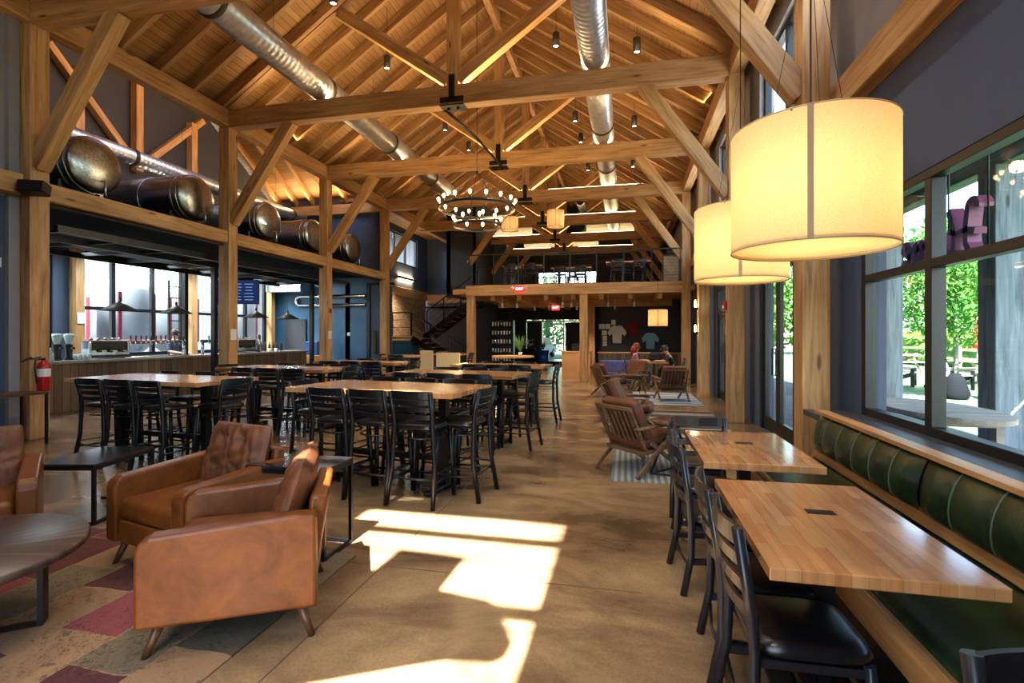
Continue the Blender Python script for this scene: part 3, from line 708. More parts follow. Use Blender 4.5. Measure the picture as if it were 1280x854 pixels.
def hi_table(x, y, lx, ly, a, label, z=0.0, H=1.02, group='high butcher block tables'):
    t = thing('bar_table', label, 'table', (x, y, z), a, group)
    obj('tabletop', B().box((0, 0, H - 0.025), (lx, ly, 0.05), None, 0.004), 'blockx', t)
    xs = (-lx * 0.33, lx * 0.33) if lx > 1.2 else (0,)
    for px in xs:
        b = B(); b.box((px, 0, H * 0.5 - 0.01), (0.085, 0.085, H - 0.09)); b.box((px, 0, H - 0.06), (0.3, 0.5, 0.015)); obj('pedestal', b, 'black', t)
        b = B(); b.box((px, 0, 0.03), (0.1, ly * 0.72, 0.035), None, 0.008)
        for s in (-1, 1): b.lathe([(0, 0), (0.025, 0), (0.025, 0.014), (0, 0.014)], (px, s * ly * 0.33, 0), 10)
        if len(xs) == 1: b.box((px, 0, 0.03), (ly * 0.72, 0.1, 0.035), None, 0.008)
        obj('foot', b, 'black', t)
    if len(xs) == 2: obj('stretcher', B().box((0, 0, 0.30), (2 * xs[1] - 0.085, 0.05, 0.06)), 'black', t)
    return t
SIDE = {'n': 'on the near side', 'f': 'on the far side', 'l': 'at the left end', 'r': 'at the right end'}
def table_set(x, y, lx, ly, a, label, short, near=(), far=(), left=(), right=(), z=0.0, gp='stools around the high tables', inset=0.2):
    hi_table(x, y, lx, ly, a, label, z)
    M = TR(x, y, 0) @ RZ(a)
    for key, lst in (('n', near), ('f', far), ('l', left), ('r', right)):
        names = {1: [''], 2: ['left one ', 'right one '], 3: ['left one ', 'middle one ', 'right one ']}.get(len(lst), [])
        for i, u in enumerate(lst):
            q, ra = {'n': ((u, -ly / 2 + 0.08, 0), 0), 'f': ((u, ly / 2 - 0.08, 0), math.pi), 'l': ((-lx / 2 + 0.06, u, 0), -math.pi / 2), 'r': ((lx / 2 - 0.06, u, 0), math.pi / 2)}[key]
            p = M @ Vector(q)
            stool(p.x, p.y, a + ra + rnd.uniform(-0.06, 0.06), 'black bar stool, %s%s of %s' % (names[i], SIDE[key], short), gp, z)
table_set(-2.44, 5.03, 1.92, 0.95, R(-7), 'high butcher block table nearest the camera, sun streak along its front edge', 'the nearest high table', (-0.31, 0.16, 0.62), (-0.5, 0.0, 0.5), (0.0,), (-0.1,))
table_set(-5.75, 5.40, 2.15, 0.92, R(-5), 'high butcher block table in front of the bar, nearest one of the left row', 'the first bar-row table', (-0.38, 0.08, 0.55), (-0.65, 0.0, 0.6), (), (-0.05,))
table_set(-2.36, 7.12, 1.92, 0.9, R(-6), 'high butcher block table, second in the middle row', 'the second middle-row table', (-0.52, -0.02, 0.5), (-0.5, 0.0, 0.5), (), (0.0,))
table_set(-2.25, 9.25, 1.75, 0.8, R(-4), 'high butcher block table, third in the middle row', 'the third middle-row table', (-0.35, 0.1, 0.5), (-0.4, 0.3), (), (0.0,))
table_set(-5.6, 7.62, 2.1, 0.9, R(-4), 'high butcher block table, second in the row along the bar', 'the second bar-row table', (-0.32, 0.14, 0.62), (-0.5, 0.1, 0.6), (0.0,), (0.05,))
table_set(-5.3, 9.75, 1.95, 0.85, R(-6), 'high butcher block table, third in the row along the bar', 'the third bar-row table', (-0.45, 0.05, 0.55), (-0.4, 0.4), (), (0.0,))
table_set(-5.95, 13.1, 0.95, 0.75, 0, 'small square high table by the stair post', 'the small stair-post table', (0.0,), (), (0.0,), ())
table_set(-5.2, 14.8, 0.95, 0.75, 0, 'small high table in front of the staircase', 'the small staircase table', (), (0.0,), (), (0.0,))
t = thing('round_table', 'round wooden high table under the loft edge', 'table', (-2.95, 13.4, 0))
obj('tabletop', B().lathe([(0, 0.97), (0.56, 0.97), (0.57, 0.985), (0.57, 1.01), (0.56, 1.02), (0, 1.02)], seg=40), 'timber', t)
obj('pedestal', B().lathe([(0.04, 0.05), (0.04, 0.97)], seg=12), 'black', t); obj('foot', B().lathe([(0, 0), (0.3, 0), (0.3, 0.02), (0.05, 0.06), (0, 0.06)], seg=28), 'black', t)
# dining tables and ladder back chairs along the green bench
CHAIR = ladder_seat('dining_chair', 'black ladder-back chair tucked under the nearest dining table, closest to the camera', 'chair', 0.46, 0.87, 4, 'chairwood', 'chairs along the bench tables', bar=False)
def dining_table(y, label, lx=0.70, ly=1.12, x=0.83):
    t = thing('dining_table', label, 'table', (x, y, 0), 0, 'dining tables at the bench')
    obj('tabletop', B().box((0, 0, 0.737), (lx, ly, 0.046), None, 0.004), 'blocky', t)
    obj('cable_grommet', B().box((0.02, 0.08, 0.7615), (0.12, 0.055, 0.005), None, 0.002), 'black', t)
    b = B(); b.box((0, 0, 0.38), (0.08, 0.08, 0.70)); b.box((0, 0, 0.705), (0.4, 0.5, 0.016)); obj('pedestal', b, 'black', t)
    b = B(); b.box((0, 0, 0.022), (0.42, 0.62, 0.02), None, 0.008); b.box((0, 0, 0.045), (0.2, 0.2, 0.03), None, 0.01); obj('foot', b, 'black', t)
dining_table(2.455, 'butcher block dining table nearest the camera, bluish window shine on it')
dining_table(3.965, 'butcher block dining table, second from the camera by the bench')
CHAIR.location = (0.635, 2.16, 0); CHAIR.rotation_euler = (0, 0, R(-88))
for (x, y, a, lb) in ((0.62, 2.60, -92, 'black ladder-back chair at the far end of the nearest dining table'), (0.56, 3.45, -84, 'black ladder-back chair at the near end of the second dining table'),
                      (0.60, 4.06, -95, 'black ladder-back chair in the middle of the second dining table side'), (0.62, 4.78, -5, 'black ladder-back chair at the far end of the second dining table, back to the camera'),
                      (0.95, 1.05, -175, 'black ladder-back chair whose top corner shows at the bottom right')):
    dup(CHAIR, (x, y, 0), R(a), lb, 'chairs along the bench tables')
# ------------------------------------------------------------------ green bench
t = thing('booth_bench', 'long green leather bench with oak trim under the window', 'bench', (0, 0, 0))
y0, y1 = -0.7, 5.02
def back_sec(ya, yb):
    n = max(2, round((yb - ya) / 0.3)); b = B()
    def f(u, v):
        y = ya + (yb - ya) * u; ph = abs(math.sin(math.pi * n * u)); e = min(1, 14 * u * (yb - ya) / 2, 14 * (1 - u) * (yb - ya) / 2)
        g = (0.66 + 0.34 * ph ** 0.5) * (0.4 + 0.6 * e); bul = math.sin(math.pi * min(1, max(0, v))) ** 0.45
        return Vector((1.675 + 0.06 * v - (0.045 + 0.055 * g) * bul - 0.01, y, 0.535 + 0.345 * v))
    b.grid(f, n * 10, 14); o = obj('back_cushion', b, 'green', t)
    for k in range(1, n): obj('piping', B().tube([f(k / n, 0.06 + 0.088 * q) + Vector((-0.003, 0, 0)) for q in range(11)], 0.0045, 6), 'piping', o)
back_sec(3.36, y1); back_sec(y0, 3.34)
def seat_sec(ya, yb):
    b = B()
    def f(u, v):
        e = min(1, 16 * u * (yb - ya) / 2, 16 * (1 - u) * (yb - ya) / 2) ** 0.5
        if v < 0.25: q = v / 0.25; return Vector((1.04 - 0.012 * math.sin(q * math.pi), ya + (yb - ya) * u, 0.40 + 0.07 * e * q))
        q = (v - 0.25) / 0.75; return Vector((1.04 + 0.6 * q, ya + (yb - ya) * u, 0.47 + 0.02 * e * math.sin(math.pi * min(1, q * 1.05)) - 0.02 * (1 - e)))
    b.grid(f, 40, 16); return b
obj('seat_cushion', seat_sec(3.36, y1), 'green', t); obj('seat_cushion', seat_sec(y0, 3.34), 'green', t)
beam('front_rail', (1.02, y0, 0.37), (1.02, y1, 0.37), 0.03, 0.16, 'benchwood', t, bev=0.003)
beam('back_rail', (1.655, y0, 0.515), (1.655, y1, 0.515), 0.05, 0.07, 'benchwood', t, bev=0.003)
beam('cap_rail', (1.695, y0, 0.878), (1.695, y1 + 0.02, 0.878), 0.10, 0.03, 'benchwood', t, bev=0.003)
obj('kick_board', B().box((1.09, (y0 + y1) / 2, 0.15), (0.04, y1 - y0, 0.29)), 'black', t)
obj('back_board', B().box((1.745, (y0 + y1) / 2, 0.43), (0.04, y1 - y0, 0.86)), 'navy', t)
obj('end_panel', B().prism([(1.04, 0.0), (1.04, 0.44), (1.62, 0.46), (1.70, 0.84), (1.76, 0.86), (1.76, 0.0)], 0, 0.03, Matrix(((1, 0, 0, 0), (0, 0, -1, y1 + 0.03), (0, 1, 0, 0), (0, 0, 0, 1)))), 'benchwood', t)

# ------------------------------------------------------------------ leather armchairs
def armchair(label, loc, a):
    t = thing('leather_armchair', label, 'armchair', loc, a, 'tan leather armchairs')
    for s in (-1, 1):
        pl = [(-0.40, 0.17), (0.40, 0.17), (0.40, 0.53), (0.385, 0.575), (0.34, 0.60), (-0.30, 0.645), (-0.40, 0.64)]
        b = B().prism(pl, -0.055, 0.055, Matrix(((0, 0, 1, s * 0.365), (1, 0, 0, 0), (0, 1, 0, 0), (0, 0, 0, 1))))
        obj('arm', b, 'tan', t, bevel=0.016)
    obj('base', B().box((0, 0.0, 0.245), (0.62, 0.76, 0.15), None, 0.01), 'tan', t)
    b = B().box((0, 0.045, 0.39), (0.612, 0.66, 0.15), None, 0.045, 3)
    obj('seat_cushion', b, 'tan', t, bevel=0)
    b = B().box((0, 0, 0), (0.62, 0.09, 0.56), TR(0, -0.365, 0.43) @ RX(R(9)), 0.02, 2); obj('back_panel', b, 'tan', t)
    # tufted cushion: front surface with four buttons and radiating creases
    b = B(); W, Hh = 0.63, 0.50; btn = [(-0.105, 0.13), (0.105, 0.13), (-0.105, -0.09), (0.105, -0.09)]
    def surf(u, v, side):
        x, z = (u - 0.5) * W, (v - 0.5) * Hh
        pu = (max(0, 1 - abs(2 * u - 1) ** 3.2) * max(0, 1 - abs(2 * v - 1) ** 3.2)) ** 0.42
        d = 0.085 * pu
        if side > 0:
            for bx, bz in btn:
                r = math.hypot(x - bx, z - bz); an = math.atan2(z - bz, x - bx)
                d -= 0.042 * math.exp(-(r / 0.045) ** 2) + 0.006 * math.cos(5 * an + bx * 40) * math.exp(-((r - 0.07) / 0.055) ** 2) * pu
            d += 0.007 * math.sin(23 * x + 31 * z + 3 * math.sin(17 * z)) * pu + 0.005 * math.sin(61 * x - 20 * z + 2 * math.sin(30 * x)) * pu
        return Vector((x * (1 - 0.05 * abs(2 * v - 1) ** 4), side * d, z))
    MM = TR(0, -0.255, 0.64) @ RX(R(17))
    b.grid(lambda u, v: surf(u, v, 1), 44, 40, M=MM); b.grid(lambda u, v: surf(u, v, -1), 20, 20, M=MM)
    c = obj('back_cushion', b, 'tuft', t)
    b = B()
    for bx, bz in btn: b.lathe([(0, -0.006), (0.012, -0.004), (0.013, 0.002), (0.007, 0.008), (0, 0.009)], (0, 0, 0), 10, MM @ TR(bx, 0.05, bz) @ RX(R(-90)))
    obj('buttons', b, 'tuft', c)
    for sx in (-1, 1):
        for sy in (-1, 1):
            obj('leg', B().tube([(sx * 0.32, sy * 0.31, 0.175), (sx * 0.365, sy * 0.375, 0.0)], [0.026, 0.016], 10), 'legwood', t)
    return t
armchair('tan leather armchair with tufted cushion facing the camera, between the two side tables', (-2.93, 3.07, 0), R(166))
B_ = armchair('tan leather armchair in the foreground seen from its side', (-2.09, 2.50, 0), R(119))
armchair('tan leather armchair cut off at the left edge', (-4.39, 2.55, 0), R(233))
# round coffee table
t = thing('coffee_table', 'round sunburst-veneer coffee table on black frame legs at the left edge', 'coffee table', (-3.38, 1.87, 0), R(20))
obj('tabletop', B().lathe([(0, 0.41), (0.6, 0.41), (0.61, 0.42), (0.61, 0.445), (0.60, 0.455), (0, 0.455)], seg=64), 'sunburst', t)
for k, a in enumerate((20, 110)):
    b = B(); M = RZ(R(a)); hz = 0.405 - 0.004 * k
    for s in (-1, 1): b.box((s * 0.42, 0, 0.205), (0.025, 0.09, 0.40), M)
    b.box((0, 0, 0.008 + k * 0.013), (0.85, 0.08, 0.012), M); b.box((0, 0, hz - k * 0.011), (0.85, 0.08, 0.010), M); obj('leg_frame', b, 'black', t)
def side_table(label, x0, x1, ya, yb, h, legs, a=0.0):
    cx, cy = (x0 + x1) / 2, (ya + yb) / 2; w_, d_ = x1 - x0, yb - ya
    t = thing('side_table', label, 'side table', (cx, cy, 0), a, 'black metal side tables')
    obj('tabletop', B().box((0, 0, h - 0.012), (w_, d_, 0.024), None, 0.003), 'blacktop', t)
    b = B(); k = 0.025
    for s in (-1, 1):
        b.box((0, s * (d_ / 2 - k / 2), 0.0125 + h - 0.05), (w_, k, k)); b.box((s * (w_ / 2 - k / 2), 0, h - 0.0375), (k, d_ - 2 * k, k))
        pass
    obj('top_frame', b, 'black', t); b = B()
    for s in (-1, 1): b.box((0, s * (d_ / 2 - k / 2), k / 2), (w_, k, k))
    sx = 1 if legs == 'r' else -1
    b.box((sx * (w_ / 2 - k / 2), 0, k / 2), (k, d_ - 2 * k, k))
    obj('base_frame', b, 'black', t)
    for s in (-1, 1): obj('leg', B().box((sx * (w_ / 2 - k / 2), s * (d_ / 2 - k / 2), h / 2 - 0.012), (k, k, h - 0.07)), 'black', t)
    obj('leg', B().box((-sx * (w_ / 2 - k / 2), -(d_ / 2 - k / 2), h / 2 - 0.012), (k, k, h - 0.07)), 'black', t)
    return t
side_table('black side table with bluish shine, between the left armchairs', -4.80, -4.30, 3.28, 3.98, 0.5, 'r', R(12))
side_table('black side table behind the foreground armchair', -2.62, -2.0, 3.12, 3.50, 0.64, 'r')
tag(obj('patchwork_rug', B().box((-3.6, 1.75, 0.006), (3.5, 3.06, 0.012), None, 0.003), 'rug'), 'faded red and tan patchwork rug under the leather armchairs', 'rug')
t = thing('console_table', 'dark console table against the left wall beside the first post', 'table', (-8.35, 5.2, 0))
obj('tabletop', B().box((0, 0, 0.735), (0.5, 1.1, 0.03)), 'legwood', t)
for sx in (-1, 1):
    for sy in (-1, 1): obj('leg', B().box((sx * 0.23, sy * 0.53, 0.36), (0.03, 0.03, 0.72)), 'black', t)
# ------------------------------------------------------------------ slat-back lounge chairs
def slat_chair(label):
    t = thing('lounge_chair', label, 'lounge chair', (0, 0, 0), 0, 'slat-back lounge chairs')
    for s in (-1, 1):
        x = s * 0.335
        obj('rear_leg', B().bar((x, -0.40, 0.0), (x, 0.24, 0.53), 0.032, 0.05, bev=0.006), 'slatwood', t)
        obj('front_leg', B().bar((x - s * 0.034, 0.36, 0.0), (x - s * 0.034, -0.16, 0.36), 0.032, 0.05, bev=0.006), 'slatwood', t)
        obj('armrest', B().box((x, -0.03, 0.545), (0.06, 0.74, 0.028), RX(R(2)), 0.01), 'slatwood', t)
    p, q = Vector((0, -0.20, 0.26)), Vector((0, -0.44, 0.74)); b = B()
    for s in (-1, 1): b.bar(p + Vector((s * 0.28, 0, 0)), q + Vector((s * 0.28, 0, 0)), 0.035, 0.03, (0, 1, 0), 0.005)
    for e in (p, q): b.bar(e - Vector((0.297, 0, 0)), e + Vector((0.297, 0, 0)), 0.03, 0.045, bev=0.005)
    bf = obj('back_frame', b, 'slatwood', t)
    for k in range(7):
        x = -0.225 + 0.075 * k; obj('slat', B().bar(p + Vector((x, 0, 0)), q + Vector((x, 0, 0)), 0.028, 0.014, (0, 1, 0), 0.003), 'slatwood', bf)
    obj('seat_frame', B().box((0, 0.05, 0.27), (0.60, 0.60, 0.04), RX(R(6)), 0.006), 'slatwood', t)
    obj('seat_cushion', B().box((0, 0.08, 0.36), (0.56, 0.58, 0.12), RX(R(7)), 0.04, 3), 'browncush', t)
    obj('back_cushion', B().box((0, 0, 0), (0.56, 0.13, 0.50), TR(0, -0.235, 0.60) @ RX(R(26)), 0.045, 3), 'browncush', t)
    return t
LC = slat_chair('slat-back lounge chair with brown cushions on the blue striped rug, nearest one'); LC.location = (0.18, 6.18, 0.008); LC.rotation_euler = (0, 0, R(-47))
for x, y, a, lb in ((0.1, 8.6, -100, 'slat-back lounge chair just beyond the nearest one, bluish light on its cushion'), (-0.38, 13.45, -62, 'slat-back lounge chair near the loft post, facing right'),
                    (1.05, 12.85, 12, 'slat-back lounge chair on the pale blue rug with its back to the camera'), (0.2, 15.2, 150, 'slat-back lounge chair beyond the loft post facing the camera')):
    dup(LC, (x, y, 0.008), R(a), lb)
tag(obj('striped_rug', B().box((0.42, 6.35, 0.004), (1.15, 1.55, 0.008)), 'stripe'), 'small blue and cream striped rug under the nearest lounge chair', 'rug')
tag(obj('banded_rug', B().box((1.05, 9.6, 0.004), (1.25, 3.0, 0.008)), 'stripe2'), 'grey rug with dark bands beyond the dining tables', 'rug')
tag(obj('pale_blue_rug', B().box((0.95, 13.2, 0.004), (1.5, 2.6, 0.008)), 'stripe3'), 'pale blue rug by the third right post', 'rug')
def pedestal_table(label, x, y, r, h):
    t = thing('pedestal_table', label, 'side table', (x, y, 0.009))
    obj('tabletop', B().lathe([(0, h - 0.035), (r * 0.94, h - 0.035), (r, h - 0.018), (r * 0.98, h), (0, h)], seg=36), 'legwood', t)
    b = B(); P3 = [(0.26 * math.cos(a), 0.26 * math.sin(a)) for a in (R(200), R(320), R(80))]
    for i in range(3):
        q, q2 = P3[i], P3[(i + 1) % 3]
        b.bar((q[0], q[1], 0.012), (q2[0], q2[1], 0.012), 0.02, 0.02); b.bar((q[0], q[1], 0.02), (q[0] * 0.15, q[1] * 0.15, h - 0.04), 0.02, 0.02)
    obj('base', b, 'black', t)
pedestal_table('small dark round table on a triangular black base beside the nearest lounge chair', 0.52, 5.98, 0.24, 0.60)
pedestal_table('small dark round table between the far lounge chairs', 0.32, 13.5, 0.25, 0.55)
# ------------------------------------------------------------------ ducts, tanks, lamps overhead
def duct(label, x, z, ya, yb, r=0.28, cat='duct', step=3.1):
    t = thing('spiral_duct', label, cat, (x, ya, z)); L = yb - ya
    obj('pipe', B().lathe([(r - 0.01, 0), (r, 0), (r, L), (r - 0.01, L), (0, L - 0.005)], seg=40, M=RX(R(-90))), 'duct', t)
    y = 1.3
    while y < L:
        obj('joint_band', B().lathe([(r, y - 0.05), (r + 0.016, y - 0.045), (r + 0.016, y + 0.045), (r, y + 0.05), (r - 0.004, y), (r, y - 0.05)], seg=40, M=RX(R(-90))), 'grating', t); y += step
    y = 2.0
    while y < L:
        obj('hanger', B().box((0, y, r + 0.6), (0.006, 0.006, 1.2)), 'black', t); y += step * 1.25
duct('long round spiral duct left of the ridge', -6.42, 6.90, 2.5, 18.3)
duct('long round spiral duct right of the ridge', -0.58, 6.90, 2.5, 27.0)
duct('thin round duct along the bar gable wall behind the tanks', -12.0, 6.0, 6.0, 17.3, 0.2)
duct('short thin round duct over the loft', -1.9, 7.3, 22.0, 29.0, 0.17)
TANK = thing('serving_tank', 'horizontal steel serving tank above the bar, nearest the camera', 'tank', (-9.25, 7.42, 4.64), 0, 'steel tanks above the bar')
r = 0.5; pr = [(0, 0.0)] + [(r * math.sin(a), -0.17 * math.cos(a) + 0.17) for a in [R(8 * k) for k in range(1, 12)]]
pr = [(rr, -z) for rr, z in pr] + [(r, -1.0), (r, -2.3)] + [(r * math.cos(R(10 * k)), -2.3 - 0.15 * math.sin(R(10 * k))) for k in range(1, 10)]
obj('vessel', B().lathe(pr, seg=48, M=RY(R(90))), 'tank', TANK)
for x in (-0.2, -0.34, -1.2, -2.15): obj('weld_band', B().lathe([(r, x - 0.02), (r + 0.012, x - 0.015), (r + 0.012, x + 0.015), (r, x + 0.02), (r - 0.004, x), (r, x - 0.02)], seg=48, M=RY(R(90))), 'chrome', TANK)
for x in (-0.45, -1.9):
    b = B()
    for s in (-1, 1): b.box((x, s * 0.34, -0.52), (0.07, 0.06, 0.42))
    b.box((x, 0, -0.69), (0.07, 0.9, 0.05)); obj('cradle', b, 'chrome', TANK)
b = B().tube([(0.0, 0.0, -0.3), (0.08, 0, -0.3), (0.1, 0, -0.36), (0.1, 0, -0.7)], 0.02); obj('drain_pipe', b, 'chrome', TANK)
for y, lb in ((9.67, 'second from the camera'), (12.05, 'in the middle, just past the second post'), (14.15, 'fourth from the camera'), (16.42, 'farthest one, past the third post')):
    dup(TANK, (-9.25, y, 4.64), 0, 'horizontal steel serving tank above the bar, ' + lb)
# cylinder downlights hanging from the roof
CAN = thing('cylinder_downlight', 'cylinder downlight left of the ridge, nearest the camera at the top edge', 'ceiling light', (-5.2, 8.4, 7.6), 0, 'cylinder downlights')
obj('housing', B().lathe([(0.055, 0.0), (0.075, 0.0), (0.075, 0.27), (0.07, 0.285), (0, 0.285)], seg=20), 'grating', CAN)
obj('lens', B().lathe([(0, 0.02), (0.055, 0.02)], seg=16), 'lens', CAN)
obj('stem', B().tube([(0, 0, 0.28), (0, 0, 1.3)], 0.006, 6), 'black', CAN)
SPOTS = []
cans = [(-5.2, 8.4, 7.6)]
for x, y, z, lb in ((-5.27, 10.7, 7.6, 'left of the ridge, behind the first joint plate strut'), (-5.19, 14.3, 7.6, 'left of the ridge, left of the ring chandelier'), (-5.0, 16.0, 7.6, 'left of the ridge, farthest one'),
                    (-1.42, 10.65, 7.6, 'right of the ridge on a long stem, beside the right duct'), (-1.39, 14.5, 7.6, 'right of the ridge on a long stem, over the third truss'), (-1.37, 16.1, 7.6, 'just right of the ridge, below the third truss line'), (-1.34, 18.9, 7.6, 'just right of the ridge, seen against the fourth truss'),
                    (0.22, 10.5, 7.2, 'right of the right duct, nearest one'), (0.23, 14.2, 7.2, 'right of the right duct, second one'), (0.24, 17.6, 7.2, 'right of the right duct, third one')):
    d = dup(CAN, (x, y, z), 0, 'cylinder downlight ' + lb); cans.append((x, y, z))
    h = (roof_z(x) - z + 0.05 - 0.28) / 1.02
    for ch in d.children:
        if ch.name.startswith('stem'): ch.scale = (1, 1, h); ch.location = (0, 0, 0.28 - 0.28 * h)
# drum pendants
def drum(label, x, y, z0, r, h, ztop, e):
    t = thing('drum_pendant', label, 'pendant lamp', (x, y, z0), 0, 'linen drum pendants')
    s = obj('lamp_shade', B().lathe([(r, 0), (r, h)], seg=64), 'shade', t)
    tm = B(); tm.tube(arc((0, 0, 0.004), r, 0, 2 * math.pi, 64)[:-1], 0.0025, 6, closed=True); tm.tube(arc((0, 0, h - 0.004), r, 0, 2 * math.pi, 64)[:-1], 0.0025, 6, closed=True)
    a = math.atan2(-y, -x) + 0.35 * 0; tm.box((0, 0, h / 2), (0.003, 0.022, h), RZ(a) @ TR(r + 0.001, 0, 0)); obj('trim_seam', tm, 'seam', s)
    obj('diffuser', B().lathe([(0, 0.02), (r - 0.004, 0.02)], seg=48), 'shade', t)
    b = B()
    for k in range(3): b.tube([(0, 0, h - 0.06), (r * math.cos(2.1 * k), r * math.sin(2.1 * k), h - 0.01)], 0.005, 6)
    for k in range(3): b.tube([(r * 0.55 * math.cos(2.1 * k + 1), r * 0.55 * math.sin(2.1 * k + 1), h - 0.04), (0.0, 0, h + 0.9)], 0.0015, 5)
    b.tube([(0, 0, h - 0.1), (0, 0, ztop - z0)], 0.004, 6); obj('cable', b, 'grating', t)
    obj('bulb', B().lathe([(0, -0.05), (0.03, -0.035), (0.04, 0), (0.028, 0.04), (0.02, 0.08), (0, 0.085)], (0, 0, h * 0.5), 16), 'bulb', t)
    for k in range(3 if e > 12 else 1):
        light('drum_lamp', 'POINT', (0.12 * math.cos(2.1 * k), 0.12 * math.sin(2.1 * k), h * 0.5) if e > 12 else (0, 0, h * 0.5), (e * 0.12 if e > 12 else e * 0.62), (1.0, 0.63, 0.31), t, 0.06)
drum('large linen drum pendant over the nearest dining table', 0.80, 2.50, 1.925, 0.325, 0.53, 7.3, 12.4)
drum('large linen drum pendant over the second dining table', 0.81, 3.97, 1.945, 0.315, 0.52, 7.3, 12.2)
drum('small amber drum pendant over the loft, left of the pair', -4.3, 19.0, 5.55, 0.32, 0.5, 8.9, 11.9)
drum('small amber drum pendant over the loft, right of the pair', -2.55, 19.0, 5.60, 0.32, 0.62, 9.1, 11.9)
drum('small drum pendant under the loft by the shop counter', 0.9, 15.2, 1.83, 0.27, 0.47, 6.9, 6)
# ring chandelier
t = thing('ring_chandelier', 'two-tier iron ring chandelier with filament bulbs hanging from the third truss', 'chandelier', (XM + 0.02, 11.5, 4.12))
for nm, R_, z, n in (('upper_ring', 0.9, 0.40, 16), ('lower_ring', 0.56, 0.0, 9)):
    b = B(); b.lathe([(R_ - 0.008, -0.03), (R_ + 0.008, -0.03), (R_ + 0.008, 0.03), (R_ - 0.008, 0.03), (R_ - 0.008, -0.03)], (0, 0, z), 56); rg = obj(nm, b, 'black', t)
    for k in range(n):
        a = 2 * math.pi * (k + 0.3) / n; x, y = R_ * math.cos(a), R_ * math.sin(a)
        obj('socket', B().lathe([(0, 0), (0.018, 0), (0.018, 0.07), (0, 0.07)], (x, y, z + 0.03), 10), 'grating', rg)
        obj('bulb', B().lathe([(0, 0), (0.016, 0.01), (0.034, 0.05), (0.034, 0.075), (0.02, 0.1), (0, 0.108)], (x, y, z + 0.1), 12), 'bulb', rg)
b = B()
for k in range(6):
    a = 2 * math.pi * k / 6
    b.tube([(0.9 * math.cos(a), 0.9 * math.sin(a), 0.4), (0, 0, 1.25)], 0.007, 6); b.tube([(0.9 * math.cos(a), 0.9 * math.sin(a), 0.4), (0.56 * math.cos(a), 0.56 * math.sin(a), 0.0)], 0.006, 6)
b.tube([(0, 0, 1.2), (0, 0, 5.7)], 0.008, 6); b.lathe([(0, 1.18), (0.03, 1.2), (0.03, 1.27), (0, 1.3)], seg=12); obj('suspension_rods', b, 'black', t)
for k in range(4): light('chandelier_lamp', 'POINT', (0.7 * math.cos(1.57 * k), 0.7 * math.sin(1.57 * k), 0.62), 16, (1, 0.66, 0.32), t, 0.12)
tag(obj('conduit', B().tube([(XM - 0.2, 9.95, 6.19), (XM + 0.02, 11.5, 6.17), (XM + 0.1, 13.6, 6.19)], 0.03, 8), 'black'), 'black conduit running between the second and third tie beams', 'conduit')
# ------------------------------------------------------------------ bar
t = thing('bar_counter', 'long bar counter with weathered vertical boards and pale stone top', 'bar counter', (-11.15, 0, 0))
obj('front_panel', B().box((-0.03, 12.05, 0.49), (0.06, 8.5, 0.98)), 'barfront', t)
obj('end_panel', B().box((-0.4, 7.83, 0.49), (0.68, 0.06, 0.98)), 'barfront', t)
obj('countertop', B().box((-0.28, 12.02, 1.01), (0.80, 8.62, 0.06), None, 0.006), 'stone', t)
obj('carcass', B().box((-0.45, 12.05, 0.48), (0.5, 8.3, 0.94)), 'dark', t)
t = thing('bar_shelf', 'low dark open shelf unit at the near end of the bar', 'shelf', (-11.75, 7.25, 0))
b = B(); b.box((-0.3, 0, 0.5), (0.04, 0.9, 1.0))
for s in (-1, 1): b.box((0, s * 0.44, 0.5), (0.6, 0.03, 1.0))
obj('case', b, 'dark', t)
for z in (0.06, 0.36, 0.66): obj('shelf', B().box((0, 0, z), (0.58, 0.84, 0.025)), 'black', t)
obj('top', B().box((0, 0, 1.01), (0.66, 0.96, 0.03)), 'stone', t)
tag(obj('glass_rail', B().box((-11.42, 7.25, 0.93), (0.03, 0.9, 0.07)), 'orangewood'), 'narrow orange wooden rail lit above the low bar shelf', 'rail')
# steel canopy over the bar
t = thing('steel_canopy', 'black steel frame canopy with grid over the bar', 'canopy', (0, 0, 0))
for x in (-9.15, -10.1, -11.75): obj('rail', B().box((x, 11.1, 3.32), (0.08, 9.0, 0.12)), 'black', t)
for k in range(9): obj('crossbar', B().box((-10.45, 6.8 + 1.075 * k, 3.34), (2.6, 0.05, 0.07)), 'black', t)
for x, y in ((-10.1, 10.95), (-10.1, 15.05), (-11.78, 11.75)): obj('upright', B().box((x, y, 1.66 if x > -11 else 2.17), (0.11, 0.11, 3.32 if x > -11 else 2.26)), 'black', t)
b = B()
for y0_ in (7.4, 9.5, 11.7, 13.8): b.box((-10.9, y0_ + 0.9, 3.42), (1.3, 1.6, 0.012))
obj('mesh_shelf', b, 'grating', t)
tag(obj('header_conduit', B().tube([(-8.8, 6.2, 3.592), (-8.8, 17.3, 3.592)], 0.034, 8), 'grating'), 'grey conduit pipe under the bar header beams', 'pipe')
CP = thing('cone_pendant', 'black cone pendant over the bar, nearest the camera', 'pendant lamp', (-11.4, 9.58, 2.13), 0, 'cone pendants over the bar')
obj('lamp_shade', B().lathe([(0.37, 0), (0.375, 0.004), (0.06, 0.19), (0.03, 0.22), (0, 0.23)], seg=36), 'grating', CP)
obj('cord', B().tube([(0, 0, 0.22), (0, 0, 1.2)], 0.006, 6), 'black', CP)
obj('socket', B().lathe([(0.035, 0.18), (0.03, 0.3), (0, 0.31)], seg=12), 'black', CP)
for y, lb in ((11.1, 'second from the camera'), (14.05, 'third, right of the second timber post'), (15.6, 'fourth, in front of the blue wall')): dup(CP, (-11.4, y, 2.13), 0, 'black cone pendant over the bar, ' + lb)
